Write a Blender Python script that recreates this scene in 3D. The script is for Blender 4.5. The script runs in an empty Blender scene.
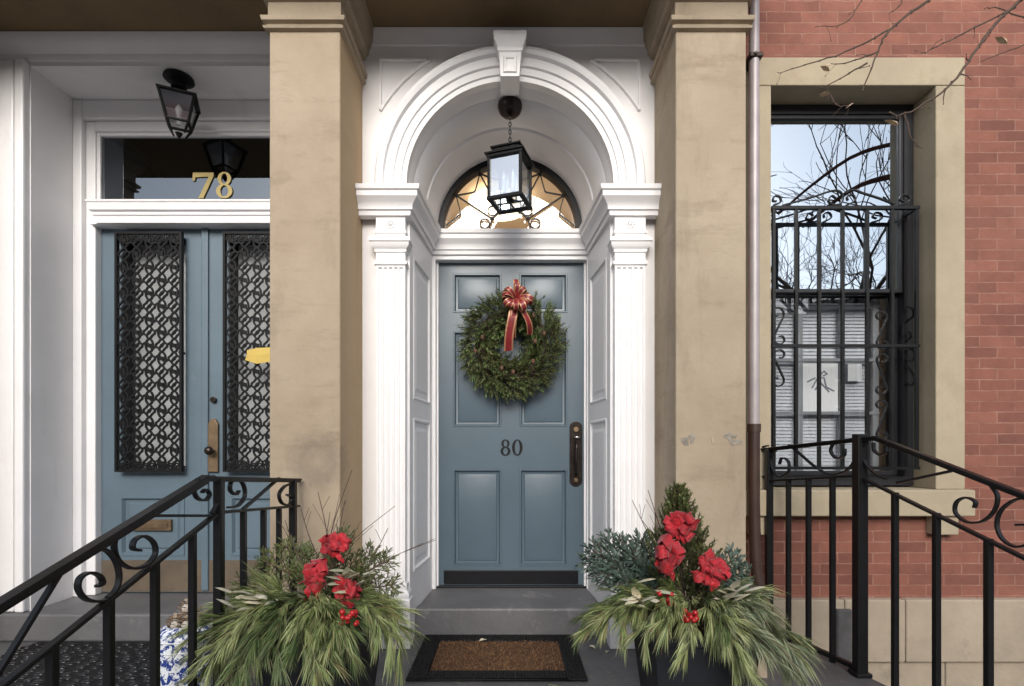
import bpy, bmesh, math, random
from mathutils import Vector, Matrix
R = math.radians
S = bpy.context.scene
COL = S.collection
F, VX, VY, EZ = 528.0, 510.0, 450.0, 1.025       # focal length in px, vanishing point, eye height
def X(px, d): return (px - VX) * d / F
def Z(py, d): return EZ + (VY - py) * d / F

# ------------------------------------------------------------------ materials
def nd(nt, t, **kw):
    n = nt.nodes.new(t)
    for k, v in kw.items():
        if k in n.inputs: n.inputs[k].default_value = v
        else: setattr(n, k, v)
    return n
def mat(name, col, rough=.6, var=.15, vscale=3., col2=None, bump=0., bscale=40., metal=0., spec=.5, stain=None, detail=6., coat=0., island=None, sheen=0., streak=None, ring=None, side_col=None):
    m = bpy.data.materials.new(name); m.use_nodes = True
    nt = m.node_tree; L = nt.links.new
    b = nt.nodes['Principled BSDF']
    b.inputs['Roughness'].default_value = rough; b.inputs['Metallic'].default_value = metal
    b.inputs['Specular IOR Level'].default_value = spec; b.inputs['Coat Weight'].default_value = coat
    b.inputs['Sheen Weight'].default_value = sheen
    tc = nt.nodes.new('ShaderNodeTexCoord')
    c2 = col2 or tuple(max(0, c * (1 - var)) for c in col)
    c1 = col if col2 else tuple(min(1, c * (1 + var * .5)) for c in col)
    if island:
        g = nt.nodes.new('ShaderNodeNewGeometry'); r = nt.nodes.new('ShaderNodeValToRGB')
        els = r.color_ramp.elements
        while len(els) < len(island): els.new(.5)
        for i, c in enumerate(island): els[i].position = i / (len(island) - 1); els[i].color = (*c, 1)
        L(g.outputs['Random Per Island'], r.inputs['Fac']); out = r.outputs['Color']
    else:
        n = nd(nt, 'ShaderNodeTexNoise', Scale=vscale, Detail=detail, Roughness=.65)
        L(tc.outputs['Object'], n.inputs['Vector'])
        r = nt.nodes.new('ShaderNodeValToRGB')
        r.color_ramp.elements[0].position = .33; r.color_ramp.elements[1].position = .68
        r.color_ramp.elements[0].color = (*c2, 1); r.color_ramp.elements[1].color = (*c1, 1)
        L(n.outputs['Fac'], r.inputs['Fac']); out = r.outputs['Color']
    if stain:       # (colour, scale, threshold, strength, z stretch)
        sc, ss, th, st, zs = stain
        mp = nd(nt, 'ShaderNodeMapping'); mp.inputs['Scale'].default_value = (1, 1, zs); mp.inputs['Location'].default_value = (3.1, 1.7, .6)
        n2 = nd(nt, 'ShaderNodeTexNoise', Scale=ss, Detail=8., Roughness=.7)
        L(tc.outputs['Object'], mp.inputs['Vector']); L(mp.outputs['Vector'], n2.inputs['Vector'])
        mr = nd(nt, 'ShaderNodeMapRange'); mr.inputs['From Min'].default_value = th; mr.inputs['From Max'].default_value = th + .14; mr.inputs['To Max'].default_value = st
        L(n2.outputs['Fac'], mr.inputs['Value'])
        mx = nd(nt, 'ShaderNodeMix', data_type='RGBA')
        L(mr.outputs['Result'], mx.inputs['Factor']); L(out, mx.inputs['A']); mx.inputs['B'].default_value = (*sc, 1)
        out = mx.outputs['Result']
    def over(o, fac, colr):
        mx = nd(nt, 'ShaderNodeMix', data_type='RGBA'); L(fac, mx.inputs['Factor']); L(o, mx.inputs['A']); mx.inputs['B'].default_value = (*colr, 1); return mx.outputs['Result']
    if streak:
        colr, zs, st = streak
        mp = nd(nt, 'ShaderNodeMapping'); mp.inputs['Scale'].default_value = (1.2, 1.2, zs); L(tc.outputs['Object'], mp.inputs['Vector'])
        n5 = nd(nt, 'ShaderNodeTexNoise', Scale=1.6, Detail=7., Roughness=.72); L(mp.outputs['Vector'], n5.inputs['Vector'])
        mr = nd(nt, 'ShaderNodeMapRange'); mr.inputs['From Min'].default_value = .53; mr.inputs['From Max'].default_value = .72; mr.inputs['To Max'].default_value = st; L(n5.outputs['Fac'], mr.inputs['Value'])
        out = over(out, mr.outputs['Result'], colr)
    if side_col:       # another colour mixed over the faces beyond x
        sx = nd(nt, 'ShaderNodeSeparateXYZ'); L(tc.outputs['Object'], sx.inputs[0]); g2 = nd(nt, 'ShaderNodeMath', operation='GREATER_THAN'); g2.inputs[1].default_value = side_col[0]; L(sx.outputs['X'], g2.inputs[0])
        m3 = nd(nt, 'ShaderNodeMath', operation='MULTIPLY'); m3.inputs[1].default_value = .8; L(g2.outputs[0], m3.inputs[0]); out = over(out, m3.outputs[0], side_col[1])
    if ring:
        p, rad, colr = ring
        vs = nd(nt, 'ShaderNodeVectorMath', operation='SUBTRACT'); vs.inputs[1].default_value = p; L(tc.outputs['Object'], vs.inputs[0])
        n6 = nd(nt, 'ShaderNodeTexNoise', Scale=20., Detail=8., Roughness=.75); L(tc.outputs['Object'], n6.inputs['Vector'])
        ln = nd(nt, 'ShaderNodeVectorMath', operation='LENGTH'); L(vs.outputs[0], ln.inputs[0])
        ma = nd(nt, 'ShaderNodeMath', operation='MULTIPLY_ADD'); ma.inputs[1].default_value = .2; L(n6.outputs['Fac'], ma.inputs[0]); L(ln.outputs['Value'], ma.inputs[2])
        rp = nt.nodes.new('ShaderNodeValToRGB'); e = rp.color_ramp.elements; e[0].position = rad * .45; e[0].color = (.08, .08, .08, 1); e[1].position = rad * 1.5; e[1].color = (0, 0, 0, 1)
        k = e.new(rad); k.color = (.5, .5, .5, 1); L(ma.outputs[0], rp.inputs['Fac']); out = over(out, rp.outputs['Color'], colr)
    L(out, b.inputs['Base Color'])
    if bump:
        n3 = nd(nt, 'ShaderNodeTexNoise', Scale=bscale, Detail=6., Roughness=.6); L(tc.outputs['Object'], n3.inputs['Vector'])
        bp = nd(nt, 'ShaderNodeBump', Strength=bump, Distance=.01); L(n3.outputs['Fac'], bp.inputs['Height']); L(bp.outputs['Normal'], b.inputs['Normal'])
    return m
def glass(name, fac, tint=(.9, .93, .95), rough=.005, wave=0., gcol=(.95, .97, 1.)):
    m = bpy.data.materials.new(name); m.use_nodes = True; nt = m.node_tree; L = nt.links.new
    nt.nodes.remove(nt.nodes['Principled BSDF'])
    t = nd(nt, 'ShaderNodeBsdfTransparent', Color=(*tint, 1)); g = nd(nt, 'ShaderNodeBsdfGlossy', Roughness=rough, Color=(*gcol, 1))
    mx = nd(nt, 'ShaderNodeMixShader', Fac=fac)
    if wave:
        tc = nd(nt, 'ShaderNodeTexCoord'); n = nd(nt, 'ShaderNodeTexNoise', Scale=2.2, Detail=1.)
        L(tc.outputs['Object'], n.inputs['Vector'])
        bp = nd(nt, 'ShaderNodeBump', Strength=wave, Distance=.02); L(n.outputs['Fac'], bp.inputs['Height']); L(bp.outputs['Normal'], g.inputs['Normal'])
    L(t.outputs[0], mx.inputs[1]); L(g.outputs[0], mx.inputs[2]); L(mx.outputs[0], nt.nodes['Material Output'].inputs['Surface'])
    return m
def emis(name, col, st):
    m = bpy.data.materials.new(name); m.use_nodes = True; b = m.node_tree.nodes['Principled BSDF']
    b.inputs['Emission Color'].default_value = (*col, 1); b.inputs['Emission Strength'].default_value = st; b.inputs['Base Color'].default_value = (.8, .8, .8, 1)
    return m
def brickmat(name, c1, c2, mortar, bw=.205, bh=.0625, ms=.0042, bump=.5, lime=None):
    m = bpy.data.materials.new(name); m.use_nodes = True; nt = m.node_tree; L = nt.links.new; b = nt.nodes['Principled BSDF']
    tc = nd(nt, 'ShaderNodeTexCoord'); sp = nd(nt, 'ShaderNodeSeparateXYZ'); cb = nd(nt, 'ShaderNodeCombineXYZ'); ad = nd(nt, 'ShaderNodeMath', operation='ADD')
    L(tc.outputs['Object'], sp.inputs[0]); L(sp.outputs['X'], ad.inputs[0]); L(sp.outputs['Y'], ad.inputs[1]); L(ad.outputs[0], cb.inputs['X']); L(sp.outputs['Z'], cb.inputs['Y'])
    dn = nd(nt, 'ShaderNodeTexNoise', Scale=14., Detail=3.); L(tc.outputs['Object'], dn.inputs['Vector'])
    vs = nd(nt, 'ShaderNodeVectorMath', operation='SCALE'); vs.inputs['Scale'].default_value = .010; L(dn.outputs['Color'], vs.inputs[0])
    va = nd(nt, 'ShaderNodeVectorMath', operation='ADD'); L(cb.outputs[0], va.inputs[0]); L(vs.outputs[0], va.inputs[1])
    t = nd(nt, 'ShaderNodeTexBrick'); t.offset = .5
    t.inputs['Color1'].default_value = (*c1, 1); t.inputs['Color2'].default_value = (*c2, 1); t.inputs['Mortar'].default_value = (*mortar, 1)
    t.inputs['Scale'].default_value = 1.; t.inputs['Brick Width'].default_value = bw; t.inputs['Row Height'].default_value = bh; t.inputs['Mortar Size'].default_value = ms; t.inputs['Mortar Smooth'].default_value = .35; t.inputs['Bias'].default_value = -.15
    L(va.outputs[0], t.inputs['Vector'])
    nm = nd(nt, 'ShaderNodeTexNoise', Scale=5., Detail=6., Roughness=.75); L(tc.outputs['Object'], nm.inputs['Vector'])
    rm = nt.nodes.new('ShaderNodeValToRGB'); e = rm.color_ramp.elements; e[0].position = .34; e[0].color = (*[a * .9 for a in c1], 1); e[1].position = .64; e[1].color = (*mortar, 1)
    L(nm.outputs['Fac'], rm.inputs['Fac']); L(rm.outputs['Color'], t.inputs['Mortar'])
    n = nd(nt, 'ShaderNodeTexNoise', Scale=7., Detail=8., Roughness=.7); L(tc.outputs['Object'], n.inputs['Vector'])
    mr = nd(nt, 'ShaderNodeMapRange'); mr.inputs['From Min'].default_value = .3; mr.inputs['From Max'].default_value = .72; mr.inputs['To Min'].default_value = .78; mr.inputs['To Max'].default_value = 1.18; L(n.outputs['Fac'], mr.inputs['Value'])
    mx = nd(nt, 'ShaderNodeMix', data_type='RGBA', blend_type='MULTIPLY'); mx.inputs['Factor'].default_value = 1; L(t.outputs['Color'], mx.inputs['A']); L(mr.outputs['Result'], mx.inputs['B'])
    out = mx.outputs['Result']
    n2 = nd(nt, 'ShaderNodeTexNoise', Scale=1.1, Detail=5., Roughness=.6); L(tc.outputs['Object'], n2.inputs['Vector'])
    m2 = nd(nt, 'ShaderNodeMapRange'); m2.inputs['From Min'].default_value = .52; m2.inputs['From Max'].default_value = .75; m2.inputs['To Max'].default_value = .35; L(n2.outputs['Fac'], m2.inputs['Value'])
    mx2 = nd(nt, 'ShaderNodeMix', data_type='RGBA'); L(m2.outputs['Result'], mx2.inputs['Factor']); L(out, mx2.inputs['A']); mx2.inputs['B'].default_value = (*(lime or (.42, .25, .2)), 1)
    L(mx2.outputs['Result'], b.inputs['Base Color']); b.inputs['Roughness'].default_value = .85
    iv = nd(nt, 'ShaderNodeMath', operation='SUBTRACT'); iv.inputs[0].default_value = 1; L(t.outputs['Fac'], iv.inputs[1])
    n4 = nd(nt, 'ShaderNodeTexNoise', Scale=60., Detail=4.); L(tc.outputs['Object'], n4.inputs['Vector'])
    a2 = nd(nt, 'ShaderNodeMath', operation='MULTIPLY_ADD'); a2.inputs[1].default_value = .5; L(n4.outputs['Fac'], a2.inputs[0]); L(iv.outputs[0], a2.inputs[2])
    bp = nd(nt, 'ShaderNodeBump', Strength=bump, Distance=.006); L(a2.outputs[0], bp.inputs['Height']); L(bp.outputs['Normal'], b.inputs['Normal'])
    return m

M = dict(
    white=mat('white_paint', (.83, .815, .82), .42, .05, 2.5, bump=.05, bscale=25, stain=((.50, .46, .40), 3.2, .60, .28, .22)),
    stone=mat('brownstone_paint', (.415, .34, .25), .85, .2, 1.3, col2=(.31, .245, .17), bump=.35, bscale=28, stain=((.19, .15, .105), 3.6, .53, .5, .3), streak=((.22, .165, .11), 5., .75)),
    stonering=mat('brownstone_paint_sooty', (.42, .34, .25), .85, .2, 1.3, col2=(.31, .24, .165), bump=.35, bscale=28, stain=((.19, .15, .105), 3.6, .55, .45, .3), streak=((.22, .165, .11), 5., .75), side_col=(X(341, 2.44) + 1 - .006, (.47, .335, .19)), ring=((X(317, 2.44) + 1, 0, Z(462, 2.44)), .175, (.13, .11, .085))),
    stone2=mat('window_stone', (.40, .335, .235), .85, .15, 2., bump=.25, bscale=40, stain=((.2, .17, .12), 3., .58, .45, .5), streak=((.27, .21, .14), 1.2, .5)),
    base=mat('base_stone', (.40, .33, .25), .88, .18, 2.5, bump=.5, bscale=18, stain=((.18, .15, .12), 4., .6, .5, .8)),
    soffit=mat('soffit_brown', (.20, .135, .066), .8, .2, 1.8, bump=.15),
    slate=mat('door_blue', (.082, .118, .148), .36, .07, 3., bump=.06, bscale=30, stain=((.16, .24, .29), 5., .66, .35, .4)),
    blue78=mat('old_door_blue', (.108, .155, .192), .42, .1, 3., bump=.1, bscale=30, stain=((.22, .28, .31), 5., .64, .4, .4)),
    iron=mat('black_iron', (.008, .008, .009), .36, .3, 8., spec=.3, bump=.12, bscale=60, stain=((.07, .05, .04), 9., .68, .4, 1)),
    ironflat=mat('black_iron_matt', (.008, .008, .009), .5, .3, 8., spec=.2), wet=mat('wet_black_rubber', (.008, .008, .009), .16, .3, 8., spec=.55),
    black=mat('black_paint', (.008, .008, .010), .4, .2, 5., spec=.25),
    floor=mat('grey_floor_paint', (.13, .127, .13), .5, .3, 2.2, col2=(.075, .074, .078), bump=.35, bscale=40, stain=((.26, .24, .22), 5., .56, .6, 1), streak=((.05, .048, .045), 1.5, .5)),
    step=mat('grey_step_paint', (.14, .137, .142), .55, .25, 2.6, bump=.35, bscale=40, stain=((.33, .32, .31), 6., .57, .6, 1), streak=((.07, .068, .066), 3., .5)),
    rubber=mat('black_rubber', (.009, .009, .010), .55, .3, 30., spec=.25, bump=.6, bscale=120, stain=((.07, .065, .06), 14., .63, .5, 1)),
    coir=mat('coir', (.16, .075, .03), .95, .5, 18., col2=(.06, .03, .015), bump=1., bscale=160),
    fibre=mat('coir_fibre', (.2, .1, .04), .95, island=[(.05, .025, .012), (.15, .07, .03), (.27, .15, .07), (.09, .045, .02)]),
    pot=mat('black_planter', (.016, .018, .022), .5, .3, 6., spec=.3, bump=.1),
    soil=mat('soil', (.03, .02, .014), .95, .4, 30., bump=1.),
    brass=mat('brass', (.20, .14, .085), .5, .35, 14., metal=.75, stain=((.2, .12, .06), 12., .58, .5, 1)),
    bronze=mat('dark_bronze', (.045, .035, .03), .32, .4, 20., metal=.8),
    silver=mat('worn_nickel', (.5, .5, .5), .25, .2, 20., metal=1.),
    kick=mat('brown_kick', (.145, .11, .075), .6, .3, 5., col2=(.085, .065, .045), stain=((.1, .07, .045), 7., .6, .5, .5)),
    gold=mat('gold_leaf', (.37, .285, .11), .4, .2, 10., metal=.35),
    pipe=mat('grey_pipe', (.40, .36, .37), .45, .15, 6., metal=.2, stain=((.2, .15, .13), 6., .6, .5, .5)),
    pipebrown=mat('brown_iron_pipe', (.05, .026, .02), .45, .3, 8., stain=((.25, .18, .15), 9., .66, .5, .5)),
    red=mat('red_ribbon', (.40, .009, .018), .45, .6, 26., sheen=.2, spec=.35, bump=.8, bscale=45), redplaid=mat('dull_red_ribbon', (.22, .018, .02), .42, .45, 25.),
    ribgold=mat('gold_edge', (.48, .24, .13), .4, .2, 20., metal=.3),
    berry=mat('red_berry', (.40, .012, .015), .25, .2, 8.),
    spruce=mat('wreath_needles', (.05, .08, .03), .55, island=[(.06, .105, .035), (.11, .18, .055), (.16, .235, .075), (.22, .285, .10), (.08, .13, .045), (.24, .21, .10)]),
    pine=mat('pine_needles', (.08, .13, .04), .5, island=[(.055, .095, .028), (.125, .18, .055), (.20, .26, .085), (.29, .34, .13), (.10, .155, .05), (.38, .39, .19), (.16, .11, .05), (.22, .29, .09)]),
    pineblue=mat('pine_needles_grey', (.10, .15, .09), .5, island=[(.06, .095, .055), (.13, .18, .095), (.21, .26, .14), (.11, .15, .08), (.34, .35, .22), (.18, .14, .08), (.25, .29, .15)]),
    fir=mat('fir_needles', (.07, .1, .08), .5, island=[(.035, .06, .045), (.07, .105, .08), (.11, .15, .12), (.05, .08, .06)]),
    pinelight=mat('pale_pine_needles', (.2, .25, .1), .5, island=[(.14, .18, .06), (.24, .29, .10), (.33, .37, .16), (.42, .43, .22), (.20, .25, .08), (.28, .24, .12)]),
    pinedark=mat('deep_pine_needles', (.06, .1, .04), .5, island=[(.04, .075, .025), (.08, .13, .04), (.12, .17, .055), (.16, .20, .07), (.06, .10, .035), (.15, .12, .06)]),
    greenstem=mat('green_stem', (.075, .085, .035), .7, .3, 20.),
    conifer=mat('conifer_needles', (.05, .08, .02), .55, island=[(.04, .065, .02), (.08, .11, .03), (.12, .14, .042), (.07, .085, .028), (.16, .15, .055)]),
    bark=mat('bark', (.07, .05, .038), .9, .4, 20., bump=.6),
    twig=mat('twig', (.085, .055, .04), .8, .3, 20.),
    cone=mat('cone_scale', (.2, .12, .07), .8, island=[(.12, .07, .04), (.25, .16, .1), (.38, .30, .22), (.5, .46, .4)]), darkcone=mat('dark_cone', (.12, .06, .035), .8, .4, 30.),
    paleleaf=mat('pale_leaf', (.5, .48, .38), .6, island=[(.35, .36, .25), (.55, .52, .42), (.62, .56, .4), (.42, .40, .26)]),
    dryleaf=mat('dry_leaf', (.55, .43, .29), .8, .3, 30.),
    porcelain=mat('porcelain', (.72, .73, .76), .12, .05, 4., coat=.5),
    yellow=mat('yellow_paper', (.58, .42, .1), .7, .1, 8.),
    paper=mat('white_paper', (.8, .8, .8), .7, .04, 8.),
    ink=mat('ink', (.25, .27, .32), .7, .1, 8.),
    blind=mat('white_blind', (.62, .64, .68), .6, .05, 5.),
    curtain=mat('net_curtain', (.62, .64, .65), .8, .12, 6., bump=.3, bscale=20),
    interior=mat('dark_interior', (.02, .018, .017), .9, .2, 3.),
    hall=mat('hall_plaster', (.86, .72, .54), .8, .1, 2.),
    sash=mat('black_sash', (.02, .021, .025), .35, .2, 6.),
    muntin=mat('grey_muntin', (.24, .25, .26), .5, .1, 6.),
    woodtrim=mat('brown_trim', (.13, .07, .035), .5, .3, 8.),
    asphalt=mat('asphalt', (.09, .09, .092), .9, .3, 6., bump=.3, bscale=150),
    scar=mat('bared_stone', (.30, .265, .22), .9, .5, 30., bump=.5),
    pave=mat('pavement', (.36, .35, .33), .9, .2, 3., bump=.2),
    earth=mat('ground', (.12, .11, .095), .95, .3, 3., bump=.3),
    brick=brickmat('red_brick', (.248, .094, .064), (.162, .060, .044), (.34, .19, .14), lime=(.30, .16, .12)),
    brick2=brickmat('street_brick', (.25, .10, .08), (.2, .08, .06), (.3, .25, .22)),
    greystone=mat('street_stone', (.35, .33, .3), .85, .15, 1.),
    glassup=glass('mirror_like_window_glass', .50, (.5, .55, .6), .004, .05, (.80, .90, 1.)),
    glasslow=glass('window_glass', .13, (.93, .95, .96), .004, .05),
    glasstr=glass('transom_glass', .15, (.5, .5, .52), .006, 0., (.8, .9, 1.)),
    glassfan=glass('fanlight_glass', .08, (.97, .95, .92)),
    glasslamp=glass('lantern_glass', .55, (.75, .84, .92), .06),
    glasslamp2=glass('frosted_lamp_glass', .38, (.98, .98, .98), .08),
    lamp=emis('hall_lamp_glow', (1., .84, .62), 1.0),
)
# porcelain pattern
def porcelain():
    m = bpy.data.materials.new('blue_white_porcelain'); m.use_nodes = True; nt = m.node_tree; L = nt.links.new; b = nt.nodes['Principled BSDF']
    tc = nd(nt, 'ShaderNodeTexCoord'); n = nd(nt, 'ShaderNodeTexNoise', Scale=44., Detail=2.5, Roughness=.6, Distortion=1.6); L(tc.outputs['Object'], n.inputs['Vector'])
    w = nd(nt, 'ShaderNodeTexVoronoi', Scale=26., feature='DISTANCE_TO_EDGE'); L(tc.outputs['Object'], w.inputs['Vector'])
    s = nd(nt, 'ShaderNodeMath', operation='MULTIPLY_ADD'); s.inputs[1].default_value = -.5; L(w.outputs['Distance'], s.inputs[0]); L(n.outputs['Fac'], s.inputs[2])
    r = nd(nt, 'ShaderNodeValToRGB'); e = r.color_ramp.elements; e[0].position = .40; e[0].color = (.72, .74, .78, 1); e[1].position = .47; e[1].color = (.02, .045, .22, 1)
    L(s.outputs[0], r.inputs['Fac']); L(r.outputs['Color'], b.inputs['Base Color']); b.inputs['Roughness'].default_value = .12
    return m
M['china'] = porcelain()

# ------------------------------------------------------------------ object helpers
ROOT = {}
def tag(o, label=None, cat=None, group=None, kind=None):
    if label: o['label'] = label
    if cat: o['category'] = cat
    if group: o['group'] = group
    if kind: o['kind'] = kind
    return o
def empty(name, loc, label, cat, group=None):
    o = bpy.data.objects.new(name, None); o.location = loc; o.empty_display_size = .1; COL.objects.link(o)
    ROOT[o.name] = Vector(loc); return tag(o, label, cat, group)
def loc_of(o): return ROOT.get(o.name, Vector((0, 0, 0)))
class MB:
    def __init__(s): s.v = []; s.f = []; s.mi = []; s.cur = 0
    def q(s, *pts):
        i = len(s.v); s.v += [tuple(p) for p in pts]; s.f.append(tuple(range(i, i + len(pts)))); s.mi.append(s.cur)
    def grid(s, rows, closed=False, caps=False):
        i0 = len(s.v); n = len(rows[0])
        for r in rows: s.v += [tuple(p) for p in r]
        for a in range(len(rows) - 1):
            for b in range(n if closed else n - 1):
                c = (b + 1) % n
                s.f.append((i0 + a * n + b, i0 + a * n + c, i0 + (a + 1) * n + c, i0 + (a + 1) * n + b)); s.mi.append(s.cur)
        if caps:
            s.f.append(tuple(i0 + k for k in reversed(range(n)))); s.f.append(tuple(i0 + (len(rows) - 1) * n + k for k in range(n))); s.mi += [s.cur, s.cur]
    def box(s, x0, x1, y0, y1, z0, z1):
        i = len(s.v)
        s.v += [(x0, y0, z0), (x1, y0, z0), (x1, y1, z0), (x0, y1, z0), (x0, y0, z1), (x1, y0, z1), (x1, y1, z1), (x0, y1, z1)]
        for f in ((0, 3, 2, 1), (4, 5, 6, 7), (0, 1, 5, 4), (1, 2, 6, 5), (2, 3, 7, 6), (3, 0, 4, 7)): s.f.append(tuple(i + k for k in f)); s.mi.append(s.cur)
    def prism(s, pts, y0, y1):          # outline in x,z extruded in y
        s.grid([[(x, y0, z) for x, z in pts], [(x, y1, z) for x, z in pts]], closed=True, caps=True)
    def plan(s, pts, z0, z1):           # outline in x,y extruded in z
        s.grid([[(x, y, z0) for x, y in pts], [(x, y, z1) for x, y in pts]], closed=True, caps=True)
    def tube(s, pts, r, n=8, caps=True):
        pts = [Vector(p) for p in pts]; m = len(pts); rs = r if isinstance(r, (list, tuple)) else [r] * m
        rows = []; nrm = None
        for i, p in enumerate(pts):
            t = (pts[min(i + 1, m - 1)] - pts[max(i - 1, 0)]);
            if t.length < 1e-9: t = Vector((0, 0, 1))
            t.normalize()
            if nrm is None:
                nrm = t.cross(Vector((0, 0, 1)));
                if nrm.length < .05: nrm = t.cross(Vector((0, 1, 0)))
            else: nrm = nrm - t * nrm.dot(t)
            nrm.normalize(); b = t.cross(nrm)
            rows.append([p + (nrm * math.cos(a) + b * math.sin(a)) * rs[i] for a in [2 * math.pi * k / n + math.pi / n for k in range(n)]])
        s.grid(rows, closed=True, caps=caps)
    def bar(s, pts, N, w, t):           # rectangular section lying in a plane with normal N: w across the plane, t inside it
        pts = [Vector(p) for p in pts]; N = Vector(N).normalized(); m = len(pts); rows = []
        for i, p in enumerate(pts):
            tg = (pts[min(i + 1, m - 1)] - pts[max(i - 1, 0)]).normalized(); b = N.cross(tg).normalized()
            k = 1.
            if 0 < i < m - 1:
                a1 = (p - pts[i - 1]).normalized(); k = 1 / max(.5, abs(a1.dot(tg)))
            rows.append([p + N * w / 2 + b * t / 2 * k, p - N * w / 2 + b * t / 2 * k, p - N * w / 2 - b * t / 2 * k, p + N * w / 2 - b * t / 2 * k])
        s.grid(rows, closed=True, caps=True)
    def lathe(s, prof, c, n=24, caps=True):
        cx, cy, cz = c
        s.grid([[(cx + r * math.cos(2 * math.pi * k / n), cy + r * math.sin(2 * math.pi * k / n), cz + z) for k in range(n)] for r, z in prof], closed=True, caps=caps)
    def sweep(s, path, prof, caps=True):    # prof (offset to the right-hand side of the path seen from above, z)
        m = len(path); rows = []
        for i, p in enumerate(path):
            def nn(a, b):
                d = Vector((b[0] - a[0], b[1] - a[1])).normalized(); return Vector((d.y, -d.x))
            if i == 0: n = nn(path[0], path[1])
            elif i == m - 1: n = nn(path[-2], path[-1])
            else:
                n1, n2 = nn(path[i - 1], p), nn(p, path[i + 1]); n = (n1 + n2).normalized(); n = n / max(.3, n.dot(n1))
            rows.append([(p[0] + n.x * o, p[1] + n.y * o, z) for o, z in prof])
        s.grid(rows, closed=False)
        if caps:
            s.q(*rows[0]); s.q(*rows[-1])
    def arc(s, c, prof, a0=0., a1=180., n=48):  # prof (radius, y) swept in the x,z plane about c=(x,z)
        s.grid([[(c[0] + r * math.cos(R(a)), y, c[1] + r * math.sin(R(a))) for r, y in prof] for a in [a0 + (a1 - a0) * k / n for k in range(n + 1)]])
    def rings(s, rect, rings, T=None):      # nested rectangles (inset, depth) closed by the last one
        T = T or (lambda u, v, w: (u, w, v)); x0, x1, z0, z1 = rect; rows = []
        for i, d in rings: rows.append([T(x0 + i, z0 + i, d), T(x1 - i, z0 + i, d), T(x1 - i, z1 - i, d), T(x0 + i, z1 - i, d)])
        s.grid(rows, closed=True); s.q(*rows[-1])
    def frame(s, x0, x1, z0, z1, w, y0, y1):
        s.box(x0, x0 + w, y0, y1, z0, z1); s.box(x1 - w, x1, y0, y1, z0, z1)
        s.box(x0 + w, x1 - w, y0, y1, z0, z0 + w); s.box(x0 + w, x1 - w, y0, y1, z1 - w, z1)
    def ball(s, c, r, n=8, m=6, sq=(1, 1, 1)):
        s.grid([[(c[0] + r * sq[0] * math.sin(math.pi * j / m) * math.cos(2 * math.pi * k / n), c[1] + r * sq[1] * math.sin(math.pi * j / m) * math.sin(2 * math.pi * k / n), c[2] + r * sq[2] * math.cos(math.pi * j / m)) for k in range(n)] for j in range(m + 1)], closed=True)
    def build(s, name, mats, parent=None, label=None, bevel=0., smooth=False, loc=None, rec=True, solid=0.):
        base = loc_of(parent) if parent else Vector(loc or (0, 0, 0))
        me = bpy.data.meshes.new(name)
        me.from_pydata([(x - base.x, y - base.y, z - base.z) for x, y, z in s.v], [], s.f)
        mats = mats if isinstance(mats, list) else [mats]
        for mm in mats: me.materials.append(M[mm])
        if len(mats) > 1: me.polygons.foreach_set('material_index', s.mi)
        if rec:
            bm = bmesh.new(); bm.from_mesh(me); bmesh.ops.remove_doubles(bm, verts=bm.verts, dist=1e-5); bmesh.ops.recalc_face_normals(bm, faces=bm.faces); bm.to_mesh(me); bm.free()
        if smooth: me.shade_smooth()
        o = bpy.data.objects.new(name, me); COL.objects.link(o)
        if smooth == 'auto': me.set_sharp_from_angle(angle=R(35))
        if parent: o.parent = parent
        else: o.location = base
        ROOT[o.name] = base
        if label: o['label'] = label
        if bevel:
            b = o.modifiers.new('bevel', 'BEVEL'); b.width = bevel; b.segments = 2; b.limit_method = 'ANGLE'; b.angle_limit = R(40)
        if solid:
            d = o.modifiers.new('solid', 'SOLIDIFY'); d.thickness = solid
        return o
def spline(pts, k=6):
    pts = [Vector(p) for p in pts]; out = []
    for i in range(len(pts) - 1):
        p0, p1, p2, p3 = pts[max(i - 1, 0)], pts[i], pts[i + 1], pts[min(i + 2, len(pts) - 1)]
        for j in range(k):
            t = j / k
            out.append(.5 * ((2 * p1) + (p2 - p0) * t + (2 * p0 - 5 * p1 + 4 * p2 - p3) * t * t + (3 * p1 - p0 - 3 * p2 + p3) * t ** 3))
    out.append(pts[-1]); return out
rng = random.Random(7)
def rv(s=1.): return Vector((rng.uniform(-s, s), rng.uniform(-s, s), rng.uniform(-s, s)))
def perp(t):
    a = t.cross(Vector((0, 0, 1)))
    if a.length < .1: a = t.cross(Vector((1, 0, 0)))
    return a.normalized()

# ------------------------------------------------------------------ key depths
W, PF, D80, D78, BR = 2.80, 2.44, 3.35, 3.22, 3.05
SOF = 3.25
W7 = 2.87
# ------------------------------------------------------------------ setting
g = MB(); g.q((-300, -300, -.6), (300, -300, -.6), (300, 300, -.6), (-300, 300, -.6)); g.build('ground', 'earth')['kind'] = 'structure'
g = MB(); g.box(-40, 40, -3.2, .44, -.596, -.592); g.build('sidewalk', 'pave')['kind'] = 'structure'
g = MB(); g.box(-40, 40, -11, -3.25, -.66, -.594); g.build('road', 'asphalt')['kind'] = 'structure'
g = MB(); g.box(-40, 40, -13.5, -11, -.7, -.48); g.build('pavement', 'pave')['kind'] = 'structure'
def rx(y): return 1.50 + (3.0 - y) * .20
g = MB()
g.plan([(-3.1, 1.3), (rx(1.3), 1.3), (rx(3.04), 3.04), (rx(3.04), 3.045), (1.1, 3.3), (-3.1, 3.3)], -.62, 0.)
g.build('landing', 'floor', bevel=.006)['kind'] = 'structure'
g = MB()
for k in range(3): g.box(-3.1, rx(1.3), 1.02 - .28 * k, 1.298 - .28 * k, -.61, -.15 * (k + 1))
g.build('stairs', 'floor', bevel=.006)['kind'] = 'structure'

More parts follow.
